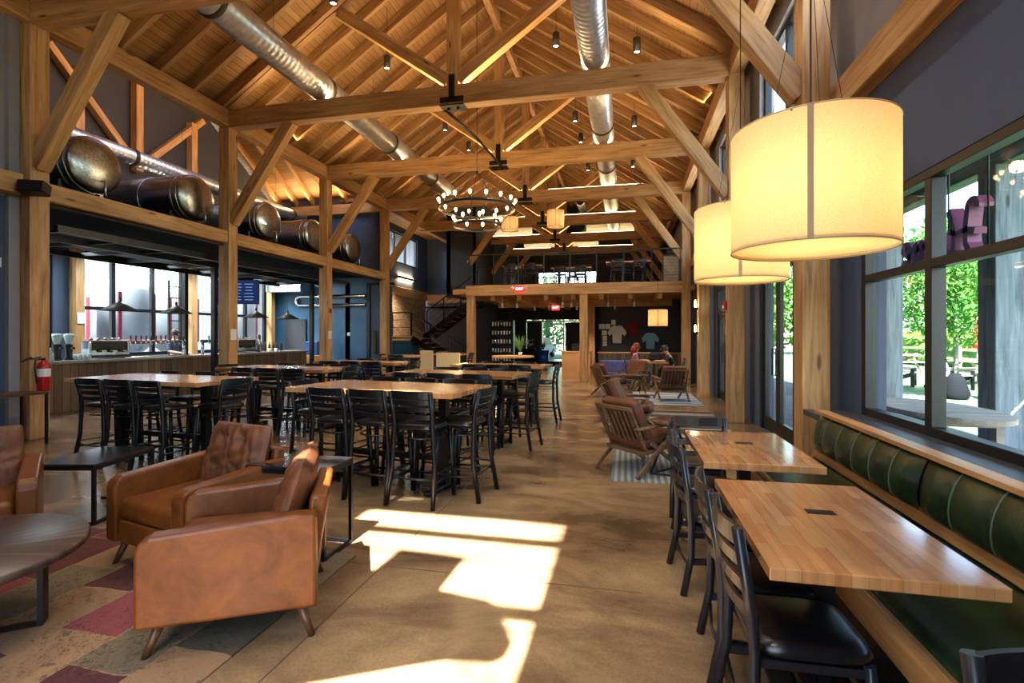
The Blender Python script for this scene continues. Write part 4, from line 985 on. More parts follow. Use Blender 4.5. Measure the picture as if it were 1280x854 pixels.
# menu screen
t = thing('menu_screen', 'dark blue menu screen with rows of text hanging behind the second post', 'screen', (-11.5, 13.35, 2.88), R(16))
obj('case', B().box((0, 0, 0), (1.3, 0.05, 0.74), None, 0.008), 'black', t)
obj('display', B().box((0, -0.028, 0), (1.24, 0.006, 0.69)), 'screen', t)
b = B()
for i in range(6):
    for cx in (-0.36, 0.0, 0.36):
        w_ = rnd.uniform(0.18, 0.3); b.box((cx, -0.033, 0.24 - i * 0.095), (w_, 0.002, 0.02))
obj('text_rows', b, 'screentext', t)
obj('mount', B().tube([(0, 0.04, 0.3), (0, 0.04, 0.55)], 0.02), 'black', t)
# things on the bar
def espresso(label, x, y, a, w_=0.75):
    t = thing('espresso_machine', label, 'coffee machine', (x, y, 1.04), a)
    obj('body', B().box((0, 0.05, 0.30), (w_, 0.42, 0.22), None, 0.03, 2), 'grating', t)
    obj('base', B().box((0, 0, 0.05), (w_, 0.55, 0.06), None, 0.01), 'black', t)
    for s in (-1, 1): obj('side_panel', B().box((s * (w_ / 2 - 0.02), 0.04, 0.2), (0.04, 0.5, 0.36), None, 0.015), 'chrome', t)
    obj('back_panel', B().box((0, 0.2, 0.18), (w_ - 0.08, 0.1, 0.22)), 'chrome', t)
    for k in (-1, 0, 1): obj('group_head', B().lathe([(0, 0), (0.035, 0), (0.035, 0.07), (0, 0.07)], (k * w_ * 0.27, -0.14, 0.15), 14).tube([(k * w_ * 0.27, -0.16, 0.17), (k * w_ * 0.27, -0.32, 0.16)], 0.014), 'black', t)
    for k in range(5): tag(obj('espresso_cup', B().lathe([(0, 0), (0.03, 0), (0.038, 0.06), (0.034, 0.06), (0.028, 0.006), (0, 0.006)], seg=12), 'chrome', mtx=TR(x, y, 1.451) @ RZ(a) @ TR(-w_ * 0.36 + k * w_ * 0.18, 0.05)), 'small steel cup on the ' + label.split(' with')[0].replace('on the bar', '').replace('right of', 'by').strip(), 'cup', 'steel cups on the ' + label.split(' with')[0])
espresso('large espresso machine with cups on top at the near end of the bar', -11.5, 9.35, R(70))
espresso('espresso machine right of the second timber post on the bar', -11.6, 13.75, R(70), 0.6)
def grinder(label, x, y):
    t = thing('coffee_grinder', label, 'coffee grinder', (x, y, 1.04))
    obj('body', B().lathe([(0, 0), (0.09, 0), (0.09, 0.02), (0.06, 0.06), (0.07, 0.28), (0.085, 0.33), (0, 0.34)], seg=18), 'black', t)
    obj('hopper', B().lathe([(0.05, 0.34), (0.09, 0.5), (0.09, 0.55), (0, 0.56)], seg=18), 'clear', t)
    obj('spout', B().box((0.09, 0, 0.25), (0.09, 0.05, 0.05)), 'black', t)
grinder('black coffee grinder by the near post on the bar', -11.55, 8.35); grinder('black coffee grinder left of the large espresso machine', -11.6, 8.62)
def tap_tower(label, y0_, n, sp, mat='chrome'):
    t = thing('tap_tower', label, 'beer taps', (-11.62, y0_, 1.04))
    L = (n - 1) * sp
    for y in (-0.12, L + 0.12): obj('column', B().tube([(0, y, 0), (0, y, 0.38)], 0.04, 14), mat, t)
    obj('manifold', B().tube([(0, -0.16, 0.36), (0, L + 0.16, 0.36)], 0.045, 14), 'grating', t)
    for k in range(n):
        f = obj('faucet', B().tube([(0.03, k * sp, 0.35), (0.10, k * sp, 0.35), (0.12, k * sp, 0.28)], 0.014, 8), 'chrome', t)
        obj('handle', B().lathe([(0.008, 0), (0.012, 0.02), (0.02, 0.12), (0.014, 0.15), (0, 0.155)], (0.10, k * sp, 0.37), 10), 'black', f)
tap_tower('long row of beer taps on a steel pipe in the middle of the bar', 9.95, 12, 0.135); tap_tower('short row of dark beer tap handles left of the black canopy upright', 12.3, 8, 0.1)
DR = tag(obj('drip_tray', B().box((-11.4, 10.7, 1.052), (0.18, 1.5, 0.02), None, 0.004), 'chrome'), 'steel drip tray under the long row of beer taps', 'tray')
def bottle(name, label, cat, x, y, z, r_, h, mat, group):
    return tag(obj(name, B().lathe([(0, 0), (r_, 0), (r_, h * 0.6), (r_ * 0.35, h * 0.78), (r_ * 0.35, h), (0, h)], (0, 0, 0), 14), mat, mtx=TR(x, y, z)), label, cat, group)
bottle('soap_bottle', 'clear pale green bottle on the near corner of the bar', 'bottle', -11.15, 7.95, 1.04, 0.05, 0.27, 'clear', None)
for k in range(6):
    tag(obj('drinking_glass', B().lathe([(0, 0), (0.032, 0), (0.042, 0.13), (0.038, 0.13), (0.03, 0.01), (0, 0.01)], seg=14), 'clear', mtx=TR(-11.22 - 0.1 * (k % 2), 8.55 + 0.1 * (k // 2), 1.04)), 'clear drinking glass in the cluster left of the large espresso machine', 'glass', 'glasses on the bar')
for k in range(4):
    tag(obj('coffee_cup', B().lathe([(0, 0), (0.035, 0), (0.05, 0.1), (0.046, 0.1), (0.03, 0.008), (0, 0.008)], seg=14), 'white', mtx=TR(-11.25 - 0.14 * (k % 2), 14.5 + 0.15 * k, 1.04)), 'white cup on the far part of the bar', 'cup', 'white cups on the bar')
for k in range(7): bottle('liquor_bottle', 'dark bottle standing on the far part of the bar', 'bottle', -11.62, 14.35 + 0.2 * k, 1.04, 0.04, 0.32, 'amber' if k % 2 else 'black', 'bottles on the bar')
tag(obj('steel_beer_column', B().tube([(0, 0, 0), (0, 0, 0.55), ], 0.05, 14), 'chrome', mtx=TR(-11.3, 14.05, 1.04)), 'tall bright steel column on the bar right of the second post', 'beer column')
for i, y in enumerate((9.55, 12.95)):
    tag(obj('paper_notice', B().box((XL + PW / 2 + 0.004 if i else XL + PW / 2 + 0.004, (9.9, 13.75)[i], 1.58), (0.004, 0.17, 0.24)), 'white'), 'white paper notice taped to the %s bar post' % ('second' if i == 0 else 'third'), 'notice')
tag(obj('alarm_pull', B().box((XL + PW / 2 + 0.02, 13.75, 2.3), (0.05, 0.1, 0.13), None, 0.008), 'red'), 'small red alarm box on the third bar post', 'alarm')
tag(obj('paper_notice', B().box((AX + 0.27, 10.2, 2.0), (0.004, 0.2, 0.28)), 'white'), 'white paper notice on the gable stud behind the espresso machine', 'notice')
tag(obj('speaker_box', B().box((0, 0, 0), (0.34, 0.2, 0.18), None, 0.015), 'black', mtx=TR(XL + 0.28, 5.82, 3.72) @ RZ(R(25)) @ RX(R(-12))), 'small black loudspeaker on the nearest left post', 'speaker')
tag(obj('wall_switch', B().box((LX + 0.005, 5.62, 2.62), (0.012, 0.1, 0.14), None, 0.004), 'white'), 'white switch plate on the dark left wall', 'switch')
# fire extinguisher
t = thing('fire_extinguisher', 'red fire extinguisher hung on the nearest left timber post', 'fire extinguisher', (XL + PW / 2 + 0.085, 5.99, 0.72))
obj('cylinder', B().lathe([(0, 0), (0.07, 0), (0.08, 0.02), (0.08, 0.36), (0.065, 0.42), (0.03, 0.45), (0.025, 0.47), (0, 0.47)], seg=24), 'red', t)
obj('label_band', B().lathe([(0.0815, 0.22), (0.0815, 0.34)], seg=24), 'white', t)
b = B().lathe([(0, 0.47), (0.022, 0.47), (0.022, 0.5), (0, 0.5)], seg=12); b.box((0.03, -0.02, 0.515), (0.03, 0.13, 0.02), RX(R(12))); b.box((0.03, -0.02, 0.545), (0.03, 0.14, 0.02), RX(R(25))); obj('valve', b, 'black', t)
obj('hose', B().tube([(0.0, 0.02, 0.49), (-0.02, -0.1, 0.47), (-0.01, -0.115, 0.35), (0, -0.1, 0.2), (0, -0.095, 0.12)], 0.012), 'black', t)
# bar end wall details
t = thing('heater_pipe', 'bright steel bent pipe on the blue wall behind the bar', 'pipe', (-12.2, 17.71, 2.9))
obj('pipe', B().tube([(2.6, 0, 0.17)] + arc((-0.2, 0, 0), 0.17, R(90), R(270), 10, 'xz') + [(2.6, 0, -0.17)], 0.07, 12), 'chrome', t)
tag(obj('air_grille', B().box((-12.6, 17.3, 3.35), (1.5, 0.7, 0.3), None, 0.02), 'chrome'), 'bright steel air unit high on the blue wall', 'air unit')
tag(obj('wall_thermostat', B().box((-10.35, 17.79, 1.62), (0.12, 0.02, 0.14), None, 0.004), 'white'), 'small white square panel on the blue wall', 'thermostat')
b = B(); b.box((-12.6, 17.72, 1.1), (0.9, 0.06, 2.2))
tag(obj('swing_door', b, 'dark'), 'grey swing door in the blue bar wall', 'door')
t = thing('door_5', None, None, (-9.0, 17.76, 0)); t['kind'] = 'structure'
b = B(); b.box((-0.5, 0, 1.75), (0.14, 0.1, 3.5)); b.box((0, 0, 3.5), (1.1, 0.1, 0.1)); obj('door_frame', b, 'black', t); obj('door_leaf', B().box((0.02, 0.02, 1.72), (0.86, 0.05, 3.4)), 'navy', t)
obj('door_handle', B().box((-0.22, -0.05, 1.3), (0.12, 0.06, 0.9), None, 0.02), 'grating', t)
tag(obj('storage_bin', B().box((0, 0, 0.25), (0.5, 0.5, 0.5), None, 0.03), 'bluebin', mtx=TR(-11.2, 16.9, 0.85)), 'blue plastic bin past the far end of the bar', 'bin')
tag(obj('bin_stand', B().box((-11.2, 16.9, 0.425), (0.8, 0.6, 0.85), None, 0.01), 'orangewood'), 'wood stand carrying the blue bin', 'stand')
b = B()
for s in (-1, 1): b.box((0, s * 0.2, 1.6), (0.05, 0.05, 3.2))
for k in range(9): b.box((0, 0, 0.3 + 0.34 * k), (0.04, 0.4, 0.03))
tag(obj('steel_ladder', b, 'black', mtx=TR(-13.15, 12.75, 0)), 'black steel ladder in front of the bar windows', 'ladder')
# ------------------------------------------------------------------ stairs
t = thing('staircase', 'open staircase with wooden treads and black rails turning at a landing', 'staircase', (0, 0, 0))
obj('landing', B().box((-9.35, 20.1, 1.47), (1.7, 1.4, 0.12)), 'timber', t)
n = 8
for k in range(n): obj('tread', B().box((-6.35 - 0.28 * k, 20.05, 0.18 + 0.18 * k), (0.32, 1.1, 0.05)), 'benchwood', t)
for k in range(9): obj('tread', B().box((-8.35 + 0.25 * k, 21.4, 1.66 + 0.18 * k), (0.30, 1.1, 0.05)), 'benchwood', t)
for y in (19.48, 20.62): obj('stringer', B().bar((-6.0, y, -0.02), (-8.5, y, 1.45), 0.05, 0.24), 'black', t)
for y in (20.83, 21.97): obj('stringer', B().bar((-8.5, y, 1.5), (-6.1, y, 3.2), 0.05, 0.24), 'black', t)
def rail(pts, n_mid, nposts):
    b = B(); b.tube(pts, 0.03, 8)
    for k in range(1, n_mid + 1): b.tube([(p[0], p[1], p[2] - 0.9 * k / (n_mid + 1)) for p in pts], 0.010, 6)
    for i in range(nposts):
        u = i / (nposts - 1); p = Vector(pts[0]).lerp(Vector(pts[-1]), u); b.box((p.x, p.y, p.z - 0.46), (0.045, 0.045, 0.92))
    obj('railing', b, 'black', t)
rail([(-6.1, 19.45, 1.05), (-8.5, 19.45, 2.5)], 3, 4); rail([(-8.5, 19.42, 2.5), (-10.15, 19.42, 2.5)], 2, 3)
rail([(-8.4, 20.85, 2.65), (-6.1, 20.85, 4.25)], 3, 4)
tag(obj('stair_cupboard', B().box((-9.3, 19.9, 0.7), (1.5, 0.9, 1.3), None, 0.01), 'blue'), 'dark blue-grey cupboard under the stair landing', 'cupboard')
t = thing('wall_sconce', 'long bronze wall lamp glowing above the brick wall', 'wall lamp', (-10.29, 22.8, 4.3))
for y in (-0.6, 0.0, 0.6): obj('shade', B().tube([(0.07, y - 0.22, 0), (0.07, y + 0.22, 0)], 0.06, 12), 'grating', t)
obj('back_bar', B().box((0.01, 0, 0), (0.02, 1.9, 0.1)), 'grating', t)
for s in (-1, 1): obj('led_strip', B().box((0.04, 0, s * 0.075), (0.03, 1.7, 0.012)), 'led', t); light('sconce_lamp', 'AREA', (0.06, 0, s * 0.1), 14, (1, 0.7, 0.36), t, 0.05, 1.7, (0, 0, s))
t = thing('candle_sconce', 'pair of lit candle sconces on the third right post', 'wall lamp', (XR - PW / 2, 13.68, 2.05))
for z in (-0.31, 0.31):
    obj('bracket', B().box((-0.04, 0, z - 0.12), (0.08, 0.05, 0.05)), 'black', t)
    obj('bulb', B().lathe([(0, 0), (0.025, 0.01), (0.03, 0.08), (0.02, 0.16), (0, 0.2)], (-0.07, 0, z - 0.09), 12), 'bulb', t)
    light('candle_lamp', 'POINT', (-0.11, 0, z), 4, (1, 0.62, 0.28), t, 0.04)
t = thing('alarm_strobe', 'small red alarm strobe on the second right post', 'alarm', (XR - PW / 2, 9.93, 2.1))
obj('housing', B().box((-0.03, 0, 0), (0.06, 0.12, 0.17), None, 0.012), 'red', t); obj('lens', B().box((-0.065, 0, -0.03), (0.02, 0.07, 0.05), None, 0.006), 'white', t)
# ------------------------------------------------------------------ loft
t = thing('loft_railing', 'black wire railing along the front of the loft', 'railing', (0, 17.34, 3.33))
obj('top_rail', B().box((-1.85, 0, 1.06), (7.25, 0.06, 0.04)), 'black', t)
for k in range(9): obj('post', B().box((-5.4 + 0.89 * k, 0, 0.53), (0.04, 0.04, 1.06)), 'black', t)
b = B()
for k in range(9): b.tube([(-5.4, 0, 0.1 + 0.1 * k), (1.75, 0, 0.1 + 0.1 * k)], 0.004, 5)
obj('wires', b, 'black', t)
t = thing('woven_screen', 'pale woven mesh screen at the right end of the loft railing', 'screen', (1.46, 17.6, 3.33))
b = B()
for s in (-1, 1): b.box((s * 0.25, 0, 0.45), (0.03, 0.03, 0.9)); b.box((0, 0, 0.45 + s * 0.435), (0.5, 0.03, 0.03))
obj('frame', b, 'black', t); b = B()
for k in range(11): b.box((-0.22 + 0.044 * k, 0, 0.45), (0.012, 0.008, 0.84))
for k in range(19): b.box((0, 0.006, 0.06 + 0.043 * k), (0.46, 0.008, 0.012))
obj('weave', b, 'cream', t)
for (x, y, lb) in ((-3.9, 19.6, 'high table up in the loft, left one'), (-2.1, 20.6, 'high table up in the loft, middle one'), (0.1, 19.4, 'high table up in the loft, right one')):
    hi_table(x, y, 1.6, 0.8, 0.0, lb, 3.245, 1.02, 'tables in the loft')
    for k, (dx, dy, a) in enumerate(((-0.4, -0.45, 0), (0.4, -0.45, 0), (0.0, 0.45, math.pi))):
        stool(x + dx, y + dy, a, 'dark bar stool up in the loft at the %s, %s' % (lb.split(', ')[1].replace(' one', ' table'), ('near left seat', 'near right seat', 'far seat')[k]), 'stools in the loft', 3.245)
window(11, YN - 0.0, 0, 0, 0, 0) if False else None
o = thing('window_11', None, None, (-3.7, YN - 0.1, 4.95)); o['kind'] = 'structure'
b = B()
for k in range(9): b.box((-1.9 + 0.475 * k, 0, 0.4), (0.06, 0.1, 0.8))
for z in (0.03, 0.42, 0.77): b.box((0, 0, z), (3.8, 0.1, 0.06))
obj('window_frame', b, 'blackframe', o)
# exit signs
def text_mesh(s, size, depth):
    cu = bpy.data.curves.new('txt', 'FONT'); cu.body = s; cu.size = size; cu.extrude = depth; cu.align_x = 'CENTER'; cu.align_y = 'CENTER'
    to = bpy.data.objects.new('txt', cu); COL.objects.link(to); bpy.context.view_layer.update()
    me = bpy.data.meshes.new_from_object(to.evaluated_get(bpy.context.evaluated_depsgraph_get())); bpy.data.objects.remove(to); bpy.data.curves.remove(cu); return me
def add_text(s, size, depth, mat, parent, mtx, name='lettering'):
    me = text_mesh(s, size, depth); me.name = name; me.materials.clear(); me.materials.append(G[mat]); o = bpy.data.objects.new(name, me); COL.objects.link(o); o.parent = parent; o.matrix_basis = mtx; return o
for x, y, z, lb in ((-3.55, 17.22, 3.16, 'lit red exit sign on the front of the loft beam'), (-2.83, 21.1, 2.72, 'lit red exit sign under the loft in front of the door')):
    t = thing('exit_sign', lb, 'exit sign', (x, y, z))
    obj('housing', B().box((0, 0, 0), (0.32, 0.06, 0.22), None, 0.01), 'exit', t)
    add_text('EXIT', 0.13, 0.004, 'signwhite', t, TR(0, -0.034, 0) @ RX(R(90)))
    for s in (-1, 1): obj('lamp_head', B().lathe([(0, 0), (0.05, 0), (0.06, 0.04), (0.03, 0.09), (0, 0.09)], (0, 0, 0), 14, TR(s * 0.24, -0.04, 0.02) @ RX(R(70))), 'white', t)
TL = thing('track_light', 'small white spotlight under the loft, front row, first from the left', 'spotlight', (-4.4, 18.2, 2.68), 0, 'spotlights under the loft')
obj('head', B().lathe([(0, 0), (0.04, 0.0), (0.045, 0.16), (0, 0.165)], (0, 0, -0.1), 12, RX(R(20))), 'white', TL); obj('arm', B().tube([(0, 0, 0.05), (0, 0, 0.375)], 0.01), 'white', TL); obj('lens', B().lathe([(0, -0.101), (0.034, -0.101)], (0, 0, 0), 12, RX(R(20))), 'lens', TL)
tl = [(-4.4, 18.2)]
for k, (x, y) in enumerate(((-3.9, 18.4), (-2.2, 18.3), (-1.9, 18.4), (-0.6, 18.4), (0.3, 18.5), (-3.6, 20.5), (-3.0, 20.5), (-1.9, 20.5), (-0.4, 20.4))):
    dup(TL, (x, y, 2.68), 0, 'small white spotlight under the loft, %s, %s from the left' % ('front row' if k < 5 else 'back row', ('second third fourth fifth sixth first second third fourth'.split())[k])); tl.append((x, y))
# ------------------------------------------------------------------ below the loft: shop, desk, shelves
t = thing('shop_counter', 'low weathered wooden shop counter below the hanging shirts', 'counter', (0.5, 18.9, 0))
obj('front_panel', B().box((0, -0.28, 0.46), (2.9, 0.05, 0.92)), 'barfront', t); obj('countertop', B().box((0, 0, 0.94), (3.0, 0.66, 0.04)), 'benchwood', t); obj('end_panel', B().box((-1.43, 0, 0.46), (0.05, 0.54, 0.92)), 'barfront', t)
t = thing('host_desk', 'wood veneer host desk behind the middle loft post', 'desk', (-1.85, 19.95, 0))
obj('body', B().box((0, 0, 0.46), (1.1, 0.6, 0.92)), 'orangewood', t); obj('top', B().box((0, 0, 0.94), (1.18, 0.68, 0.04)), 'benchwood', t)
tag(obj('desk_screen', B().box((-1.85, 19.95, 1.12), (0.4, 0.04, 0.28), None, 0.01).box((-1.85, 20.0, 0.97), (0.2, 0.15, 0.02)), 'black'), 'small dark screen on the wood veneer desk', 'monitor')
def shirt(label, x, z, mat, s=1.0):
    pl = [(-0.17, -0.36), (0.17, -0.36), (0.19, 0.02), (0.30, -0.08), (0.38, 0.08), (0.2, 0.32), (0.07, 0.36), (0, 0.32), (-0.07, 0.36), (-0.2, 0.32), (-0.38, 0.08), (-0.30, -0.08), (-0.19, 0.02)]
    t = thing('hanging_shirt', label, 'shirt', (x, 21.93, z)); b = B().prism([(p[0] * s, p[1] * s) for p in pl], -0.03, 0.03, RX(R(90))); obj('cloth', b, mat, t, bevel=0.02)
    obj('hanger', B().tube([(-0.14 * s, 0, 0.35 * s), (0, 0, 0.40 * s), (0.14 * s, 0, 0.35 * s)], 0.008).tube([(0, 0, 0.4 * s), (0, 0, 0.46 * s)], 0.006), 'black', t)
shirt('white printed shirt hung on the dark shop wall', -0.35, 1.62, 'shirtwhite', 1.05); shirt('dark red shirt hung on the dark shop wall', 0.3, 1.85, 'shirtred', 0.85); shirt('light blue shirt hung above the shop counter', 1.0, 1.35, 'shirtlight', 0.95)
k = 0
for (x, z, w_) in ((-0.98, 1.95, 0.26), (-0.73, 1.95, 0.2), (-0.5, 2.12, 0.18), (-0.88, 1.68, 0.2), (-0.86, 1.45, 0.18), (-0.86, 1.22, 0.18)):
    tag(obj('paper_card', B().box((x, 21.994, z), (w_, 0.012, 0.21)), 'white'), 'small white card on the dark shop wall, %s' % ['top row left', 'top row middle', 'top row right', 'upper one of the left column', 'middle one of the left column', 'lowest of the left column'][k], 'card', 'cards on the shop wall'); k += 1
t = thing('can_shelf', 'tall black shelf of cans behind the left loft post', 'shelf', (-5.0, 20.6, 0))
b = B()
for s in (-1, 1): b.box((s * 0.5, 0, 1.1), (0.04, 0.36, 2.2))
b.box((0, 0.17, 1.1), (1.0, 0.02, 2.2)); obj('case', b, 'black', t)
for q in range(6): obj('shelf', B().box((0, 0, 0.15 + 0.36 * q), (0.96, 0.32, 0.025)), 'black', t)
for q in range(6):
    for c in range(7):
        tag(obj('beverage_can', B().lathe([(0, 0), (0.03, 0), (0.034, 0.01), (0.034, 0.14), (0.028, 0.155), (0, 0.155)], seg=12), ('white', 'cream', 'chrome', 'clear')[(q * 3 + c) % 4], mtx=TR(-5.36 + 0.12 * c, 20.5, 0.165 + 0.36 * q)), 'small can on the tall black shelf', 'can', 'cans on the tall black shelf')
def pottery(label, x, y, z, r_, h, mat, leaf):
    t = thing('potted_plant', label, 'plant', (x, y, z)); obj('pot', B().lathe([(0, 0), (r_ * 0.7, 0), (r_, h), (r_ * 0.9, h), (r_ * 0.6, 0.03), (0, 0.03)], seg=18), mat, t)
    b = B(); rn = random.Random(3)
    for k in range(14):
        a, l = rn.uniform(0, 6.28), rn.uniform(0.3, 0.6); e = Vector((math.cos(a) * 0.25, math.sin(a) * 0.25, l)); s_ = Vector((-math.sin(a), math.cos(a), 0)) * 0.03
        b.bm.faces.new([b.bm.verts.new(p) for p in (Vector((0, 0, h)), Vector((0, 0, h)) + e * 0.5 + s_, Vector((0, 0, h)) + e, Vector((0, 0, h)) + e * 0.5 - s_)])
    obj('foliage', b, leaf, t)
pottery('leafy plant in a blue pot beside the far glass door', -3.9, 24.6, 0, 0.3, 0.85, 'bluebin', 'leaf')
pottery('small plant on the round table under the loft edge', -2.75, 13.4, 1.02, 0.06, 0.1, 'white', 'treedark')
t = thing('flower_stand', 'dark round stand with a pale flower bunch by the far door', 'stand', (-4.55, 24.0, 0))
obj('body', B().lathe([(0, 0), (0.3, 0), (0.3, 0.9), (0.36, 0.92), (0.36, 0.95), (0, 0.95)], seg=24), 'black', t); b = B(); rn = random.Random(5)
for k in range(26): b.lathe([(0, -0.04), (0.04, 0), (0, 0.04)], (rn.gauss(0, 0.1), rn.gauss(0, 0.1), 1.2 + rn.gauss(0, 0.1)), 6)
obj('flowers', b, 'shirtwhite', t)
for x, y, lb in ((-5.0, 12.4, 'tall cream board leaning left of the pair beyond the high tables'), (-4.35, 12.2, 'cream board with a black stand, right one of the pair beyond the high tables')):
    t = thing('cream_board', lb, 'board', (x, y, 0)); w_ = 0.34 if x < -4.6 else 0.62
    obj('panel', B().box((0, 0, 0.62 if x < -4.6 else 0.88), (w_, 0.04, 1.1 if x < -4.6 else 0.5), None, 0.005), 'cream', t); b = B()
    for s in (-1, 1): b.box((s * w_ * 0.42, 0.04, 0.35), (0.025, 0.025, 0.7)); b.box((s * w_ * 0.42, 0.04, 0.012), (0.025, 0.4, 0.024))
    obj('stand', b, 'black', t)
t = thing('violet_armchair', 'violet blue upholstered armchair in front of the shop counter', 'armchair', (-0.35, 17.6, -0.13))
obj('seat', B().box((0, -0.05, 0.28), (0.8, 0.7, 0.3), None, 0.05, 3), 'purple', t); obj('backrest', B().box((0, 0.3, 0.5), (1.0, 0.18, 0.7), None, 0.06, 3), 'purple', t)
for s in (-1, 1): obj('arm', B().box((s * 0.46, -0.02, 0.38), (0.14, 0.74, 0.5), None, 0.05, 3), 'purple', t)
t = thing('cafe_table', 'table between the two seated people', 'table', (0.85, 16.35, 0))
obj('tabletop', B().box((0, 0, 0.735), (0.8, 0.7, 0.03)), 'timber', t); obj('pedestal', B().box((0, 0, 0.37), (0.08, 0.08, 0.7)), 'black', t); obj('foot', B().box((0, 0, 0.02), (0.5, 0.5, 0.03)), 'black', t)
dup(CHAIR, (0.22, 16.35, 0), R(-90), 'black ladder-back chair under the red-haired person'); dup(CHAIR, (1.5, 16.35, 0), R(90), 'black ladder-back chair under the dark-haired person')
tag(obj('backpack', B().box((0.9, 16.35, 0.90), (0.4, 0.22, 0.30), None, 0.08, 3), 'clothdark'), 'dark bag on the table between the two people', 'bag')
# ------------------------------------------------------------------ people
def person(label, loc, a, seated, lean, hair, top, legs, arms, long_hair=False):
    """one skinned body; clothes and hair are children. local +y is forward; seat plane at z = 0.46 when seated"""
    t = thing('person', label, 'person', loc, a)
    hz = 0.55 if seated else 0.95
    V, Ed, Rd = [], [], []
    def v(p, r): V.append(Vector(p)); Rd.append(r); return len(V) - 1
    def chain(i, pts):
        for p, r in pts: j = v(p, r); Ed.append((i, j)); i = j
        return i
    sh = Vector((0, math.sin(lean), math.cos(lean)))
    P = lambda x, u, y=0.0: Vector((x, y, hz)) + sh * u
    pel = v((0, 0, hz), 0.125); wai = chain(pel, [(P(0, 0.18), 0.115)]); che = chain(wai, [(P(0, 0.36), 0.135)]); nb = chain(che, [(P(0, 0.48), 0.075)])
    hd = P(0, 0.66, 0.04); chain(nb, [(P(0, 0.54, 0.01), 0.052), (P(0, 0.60, 0.02), 0.078), (hd, 0.092), (P(0, 0.74, 0.03), 0.075)])
    top_i = []
    for s in (-1, 1):
        el, wr = arms
        top_i.append(chain(che, [(P(s * 0.17, 0.43), 0.056), (Vector((s * 0.22, el[0], el[1])), 0.042), (Vector((s * 0.15, wr[0], wr[1])), 0.03), (Vector((s * 0.14, wr[0] + 0.06, wr[1] - 0.005)), 0.034)]))
        h = top_i[-1]
        for f in range(4): chain(h, [(Vector((s * (0.11 + 0.019 * f), wr[0] + 0.12, wr[1] - 0.008)), 0.0095), (Vector((s * (0.11 + 0.019 * f), wr[0] + 0.15 + 0.006 * (f in (1, 2)), wr[1] - 0.035)), 0.0085)])
        chain(h, [(Vector((s * 0.10, wr[0] + 0.07, wr[1] + 0.012)), 0.011), (Vector((s * 0.085, wr[0] + 0.105, wr[1])), 0.009)])
        if seated: chain(pel, [(Vector((s * 0.10, 0.06, hz)), 0.092), (Vector((s * 0.12, 0.42, hz - 0.02)), 0.068), (Vector((s * 0.12, 0.44, 0.25)), 0.055), (Vector((s * 0.12, 0.42, 0.07)), 0.042), (Vector((s * 0.13, 0.56, 0.035)), 0.035)])
        else: chain(pel, [(Vector((s * 0.10, 0, hz - 0.08)), 0.095), (Vector((s * 0.11, 0.02, 0.5)), 0.068), (Vector((s * 0.11, 0, 0.09)), 0.042), (Vector((s * 0.12, 0.15, 0.035)), 0.035)])
    def skin(name, keep, mat, grow, parent):
        idx = {o_: n_ for n_, o_ in enumerate(keep)}
        me = bpy.data.meshes.new(name); me.from_pydata([V[i] for i in keep], [(idx[a_], idx[b_]) for a_, b_ in Ed if a_ in idx and b_ in idx], [])
        o = bpy.data.objects.new(name, me); COL.objects.link(o); me.materials.append(G[mat])
        m = o.modifiers.new('skin', 'SKIN'); m.use_smooth_shade = True; m.branch_smoothing = 0.6
        for i, k in enumerate(keep): me.skin_vertices[0].data[i].radius = (Rd[k] + grow, Rd[k] * (0.82 if Rd[k] > 0.1 else 1) + grow)
        me.skin_vertices[0].data[0].use_root = True
        s_ = o.modifiers.new('sub', 'SUBSURF'); s_.levels = 2; s_.render_levels = 2; o.parent = parent; return o
    skin('body', list(range(len(V))), 'skin', 0.0, t)
    tors = [0, 1, 2, 3]; armi = []
    # arms: the shoulder, elbow and wrist vertices follow each chest chain
    per = len(range(4 + 4, len(V))) // 2
    for s in (0, 1): base = 8 + s * per; armi += [base, base + 1]
    skin('shirt', tors[:3] + [tors[3]] + armi, top, 0.016, t)
    legi = [0]
    for s in (0, 1):
        base = 8 + s * per + 4 + 8 + 2; legi += list(range(base, base + (4 if seated else 3)))
    skin('trousers', legi, legs, 0.012, t)
    fw = Vector((0, 1, 0)); b = B()
    Mh = TR(*hd)
    b.lathe([(0, 0.135), (0.06, 0.125), (0.1, 0.08), (0.112, 0.02), (0.1, -0.05)], seg=20, M=Mh @ TR(0, -0.028, 0))
    if long_hair: b.tube([hd + Vector((0, -0.07, 0.02)), hd + Vector((0, -0.11, -0.12)), hd + Vector((0, -0.13, -0.32))], [0.095, 0.105, 0.06], 14)
    obj('hair', b, hair, t)
    b = B()
    for s in (-1, 1): b.lathe([(0, -0.012), (0.012, 0), (0, 0.012)], (s * 0.032, hd.y + 0.088, hd.z + 0.01), 8)
    b.lathe([(0, -0.006), (0.024, 0), (0, 0.006)], (0, hd.y + 0.082, hd.z - 0.055), 8)
    obj('eyes_and_mouth', b, 'hairdark', t)
    b = B(); b.lathe([(0, 0.03), (0.014, -0.012), (0, -0.02)], (0, hd.y + 0.1, hd.z - 0.015), 8)
    for s in (-1, 1): b.lathe([(0, -0.03), (0.014, 0), (0, 0.03)], (s * 0.095, hd.y, hd.z), 8)
    obj('nose_and_ears', b, 'skin', t)
    return t
person('seated person with long red hair in a pink and blue top at the far table', (0.25, 16.35, 0), R(-90), True, 0.10, 'hairred', 'clothpink', 'clothblue', ((0.12, 0.76), (0.36, 0.79)), True)
person('seated dark-haired person in dark clothes leaning over the far table', (1.47, 16.35, 0), R(90), True, 0.45, 'hairdark', 'clothdark', 'clothdark', ((0.30, 0.78), (0.50, 0.79)))
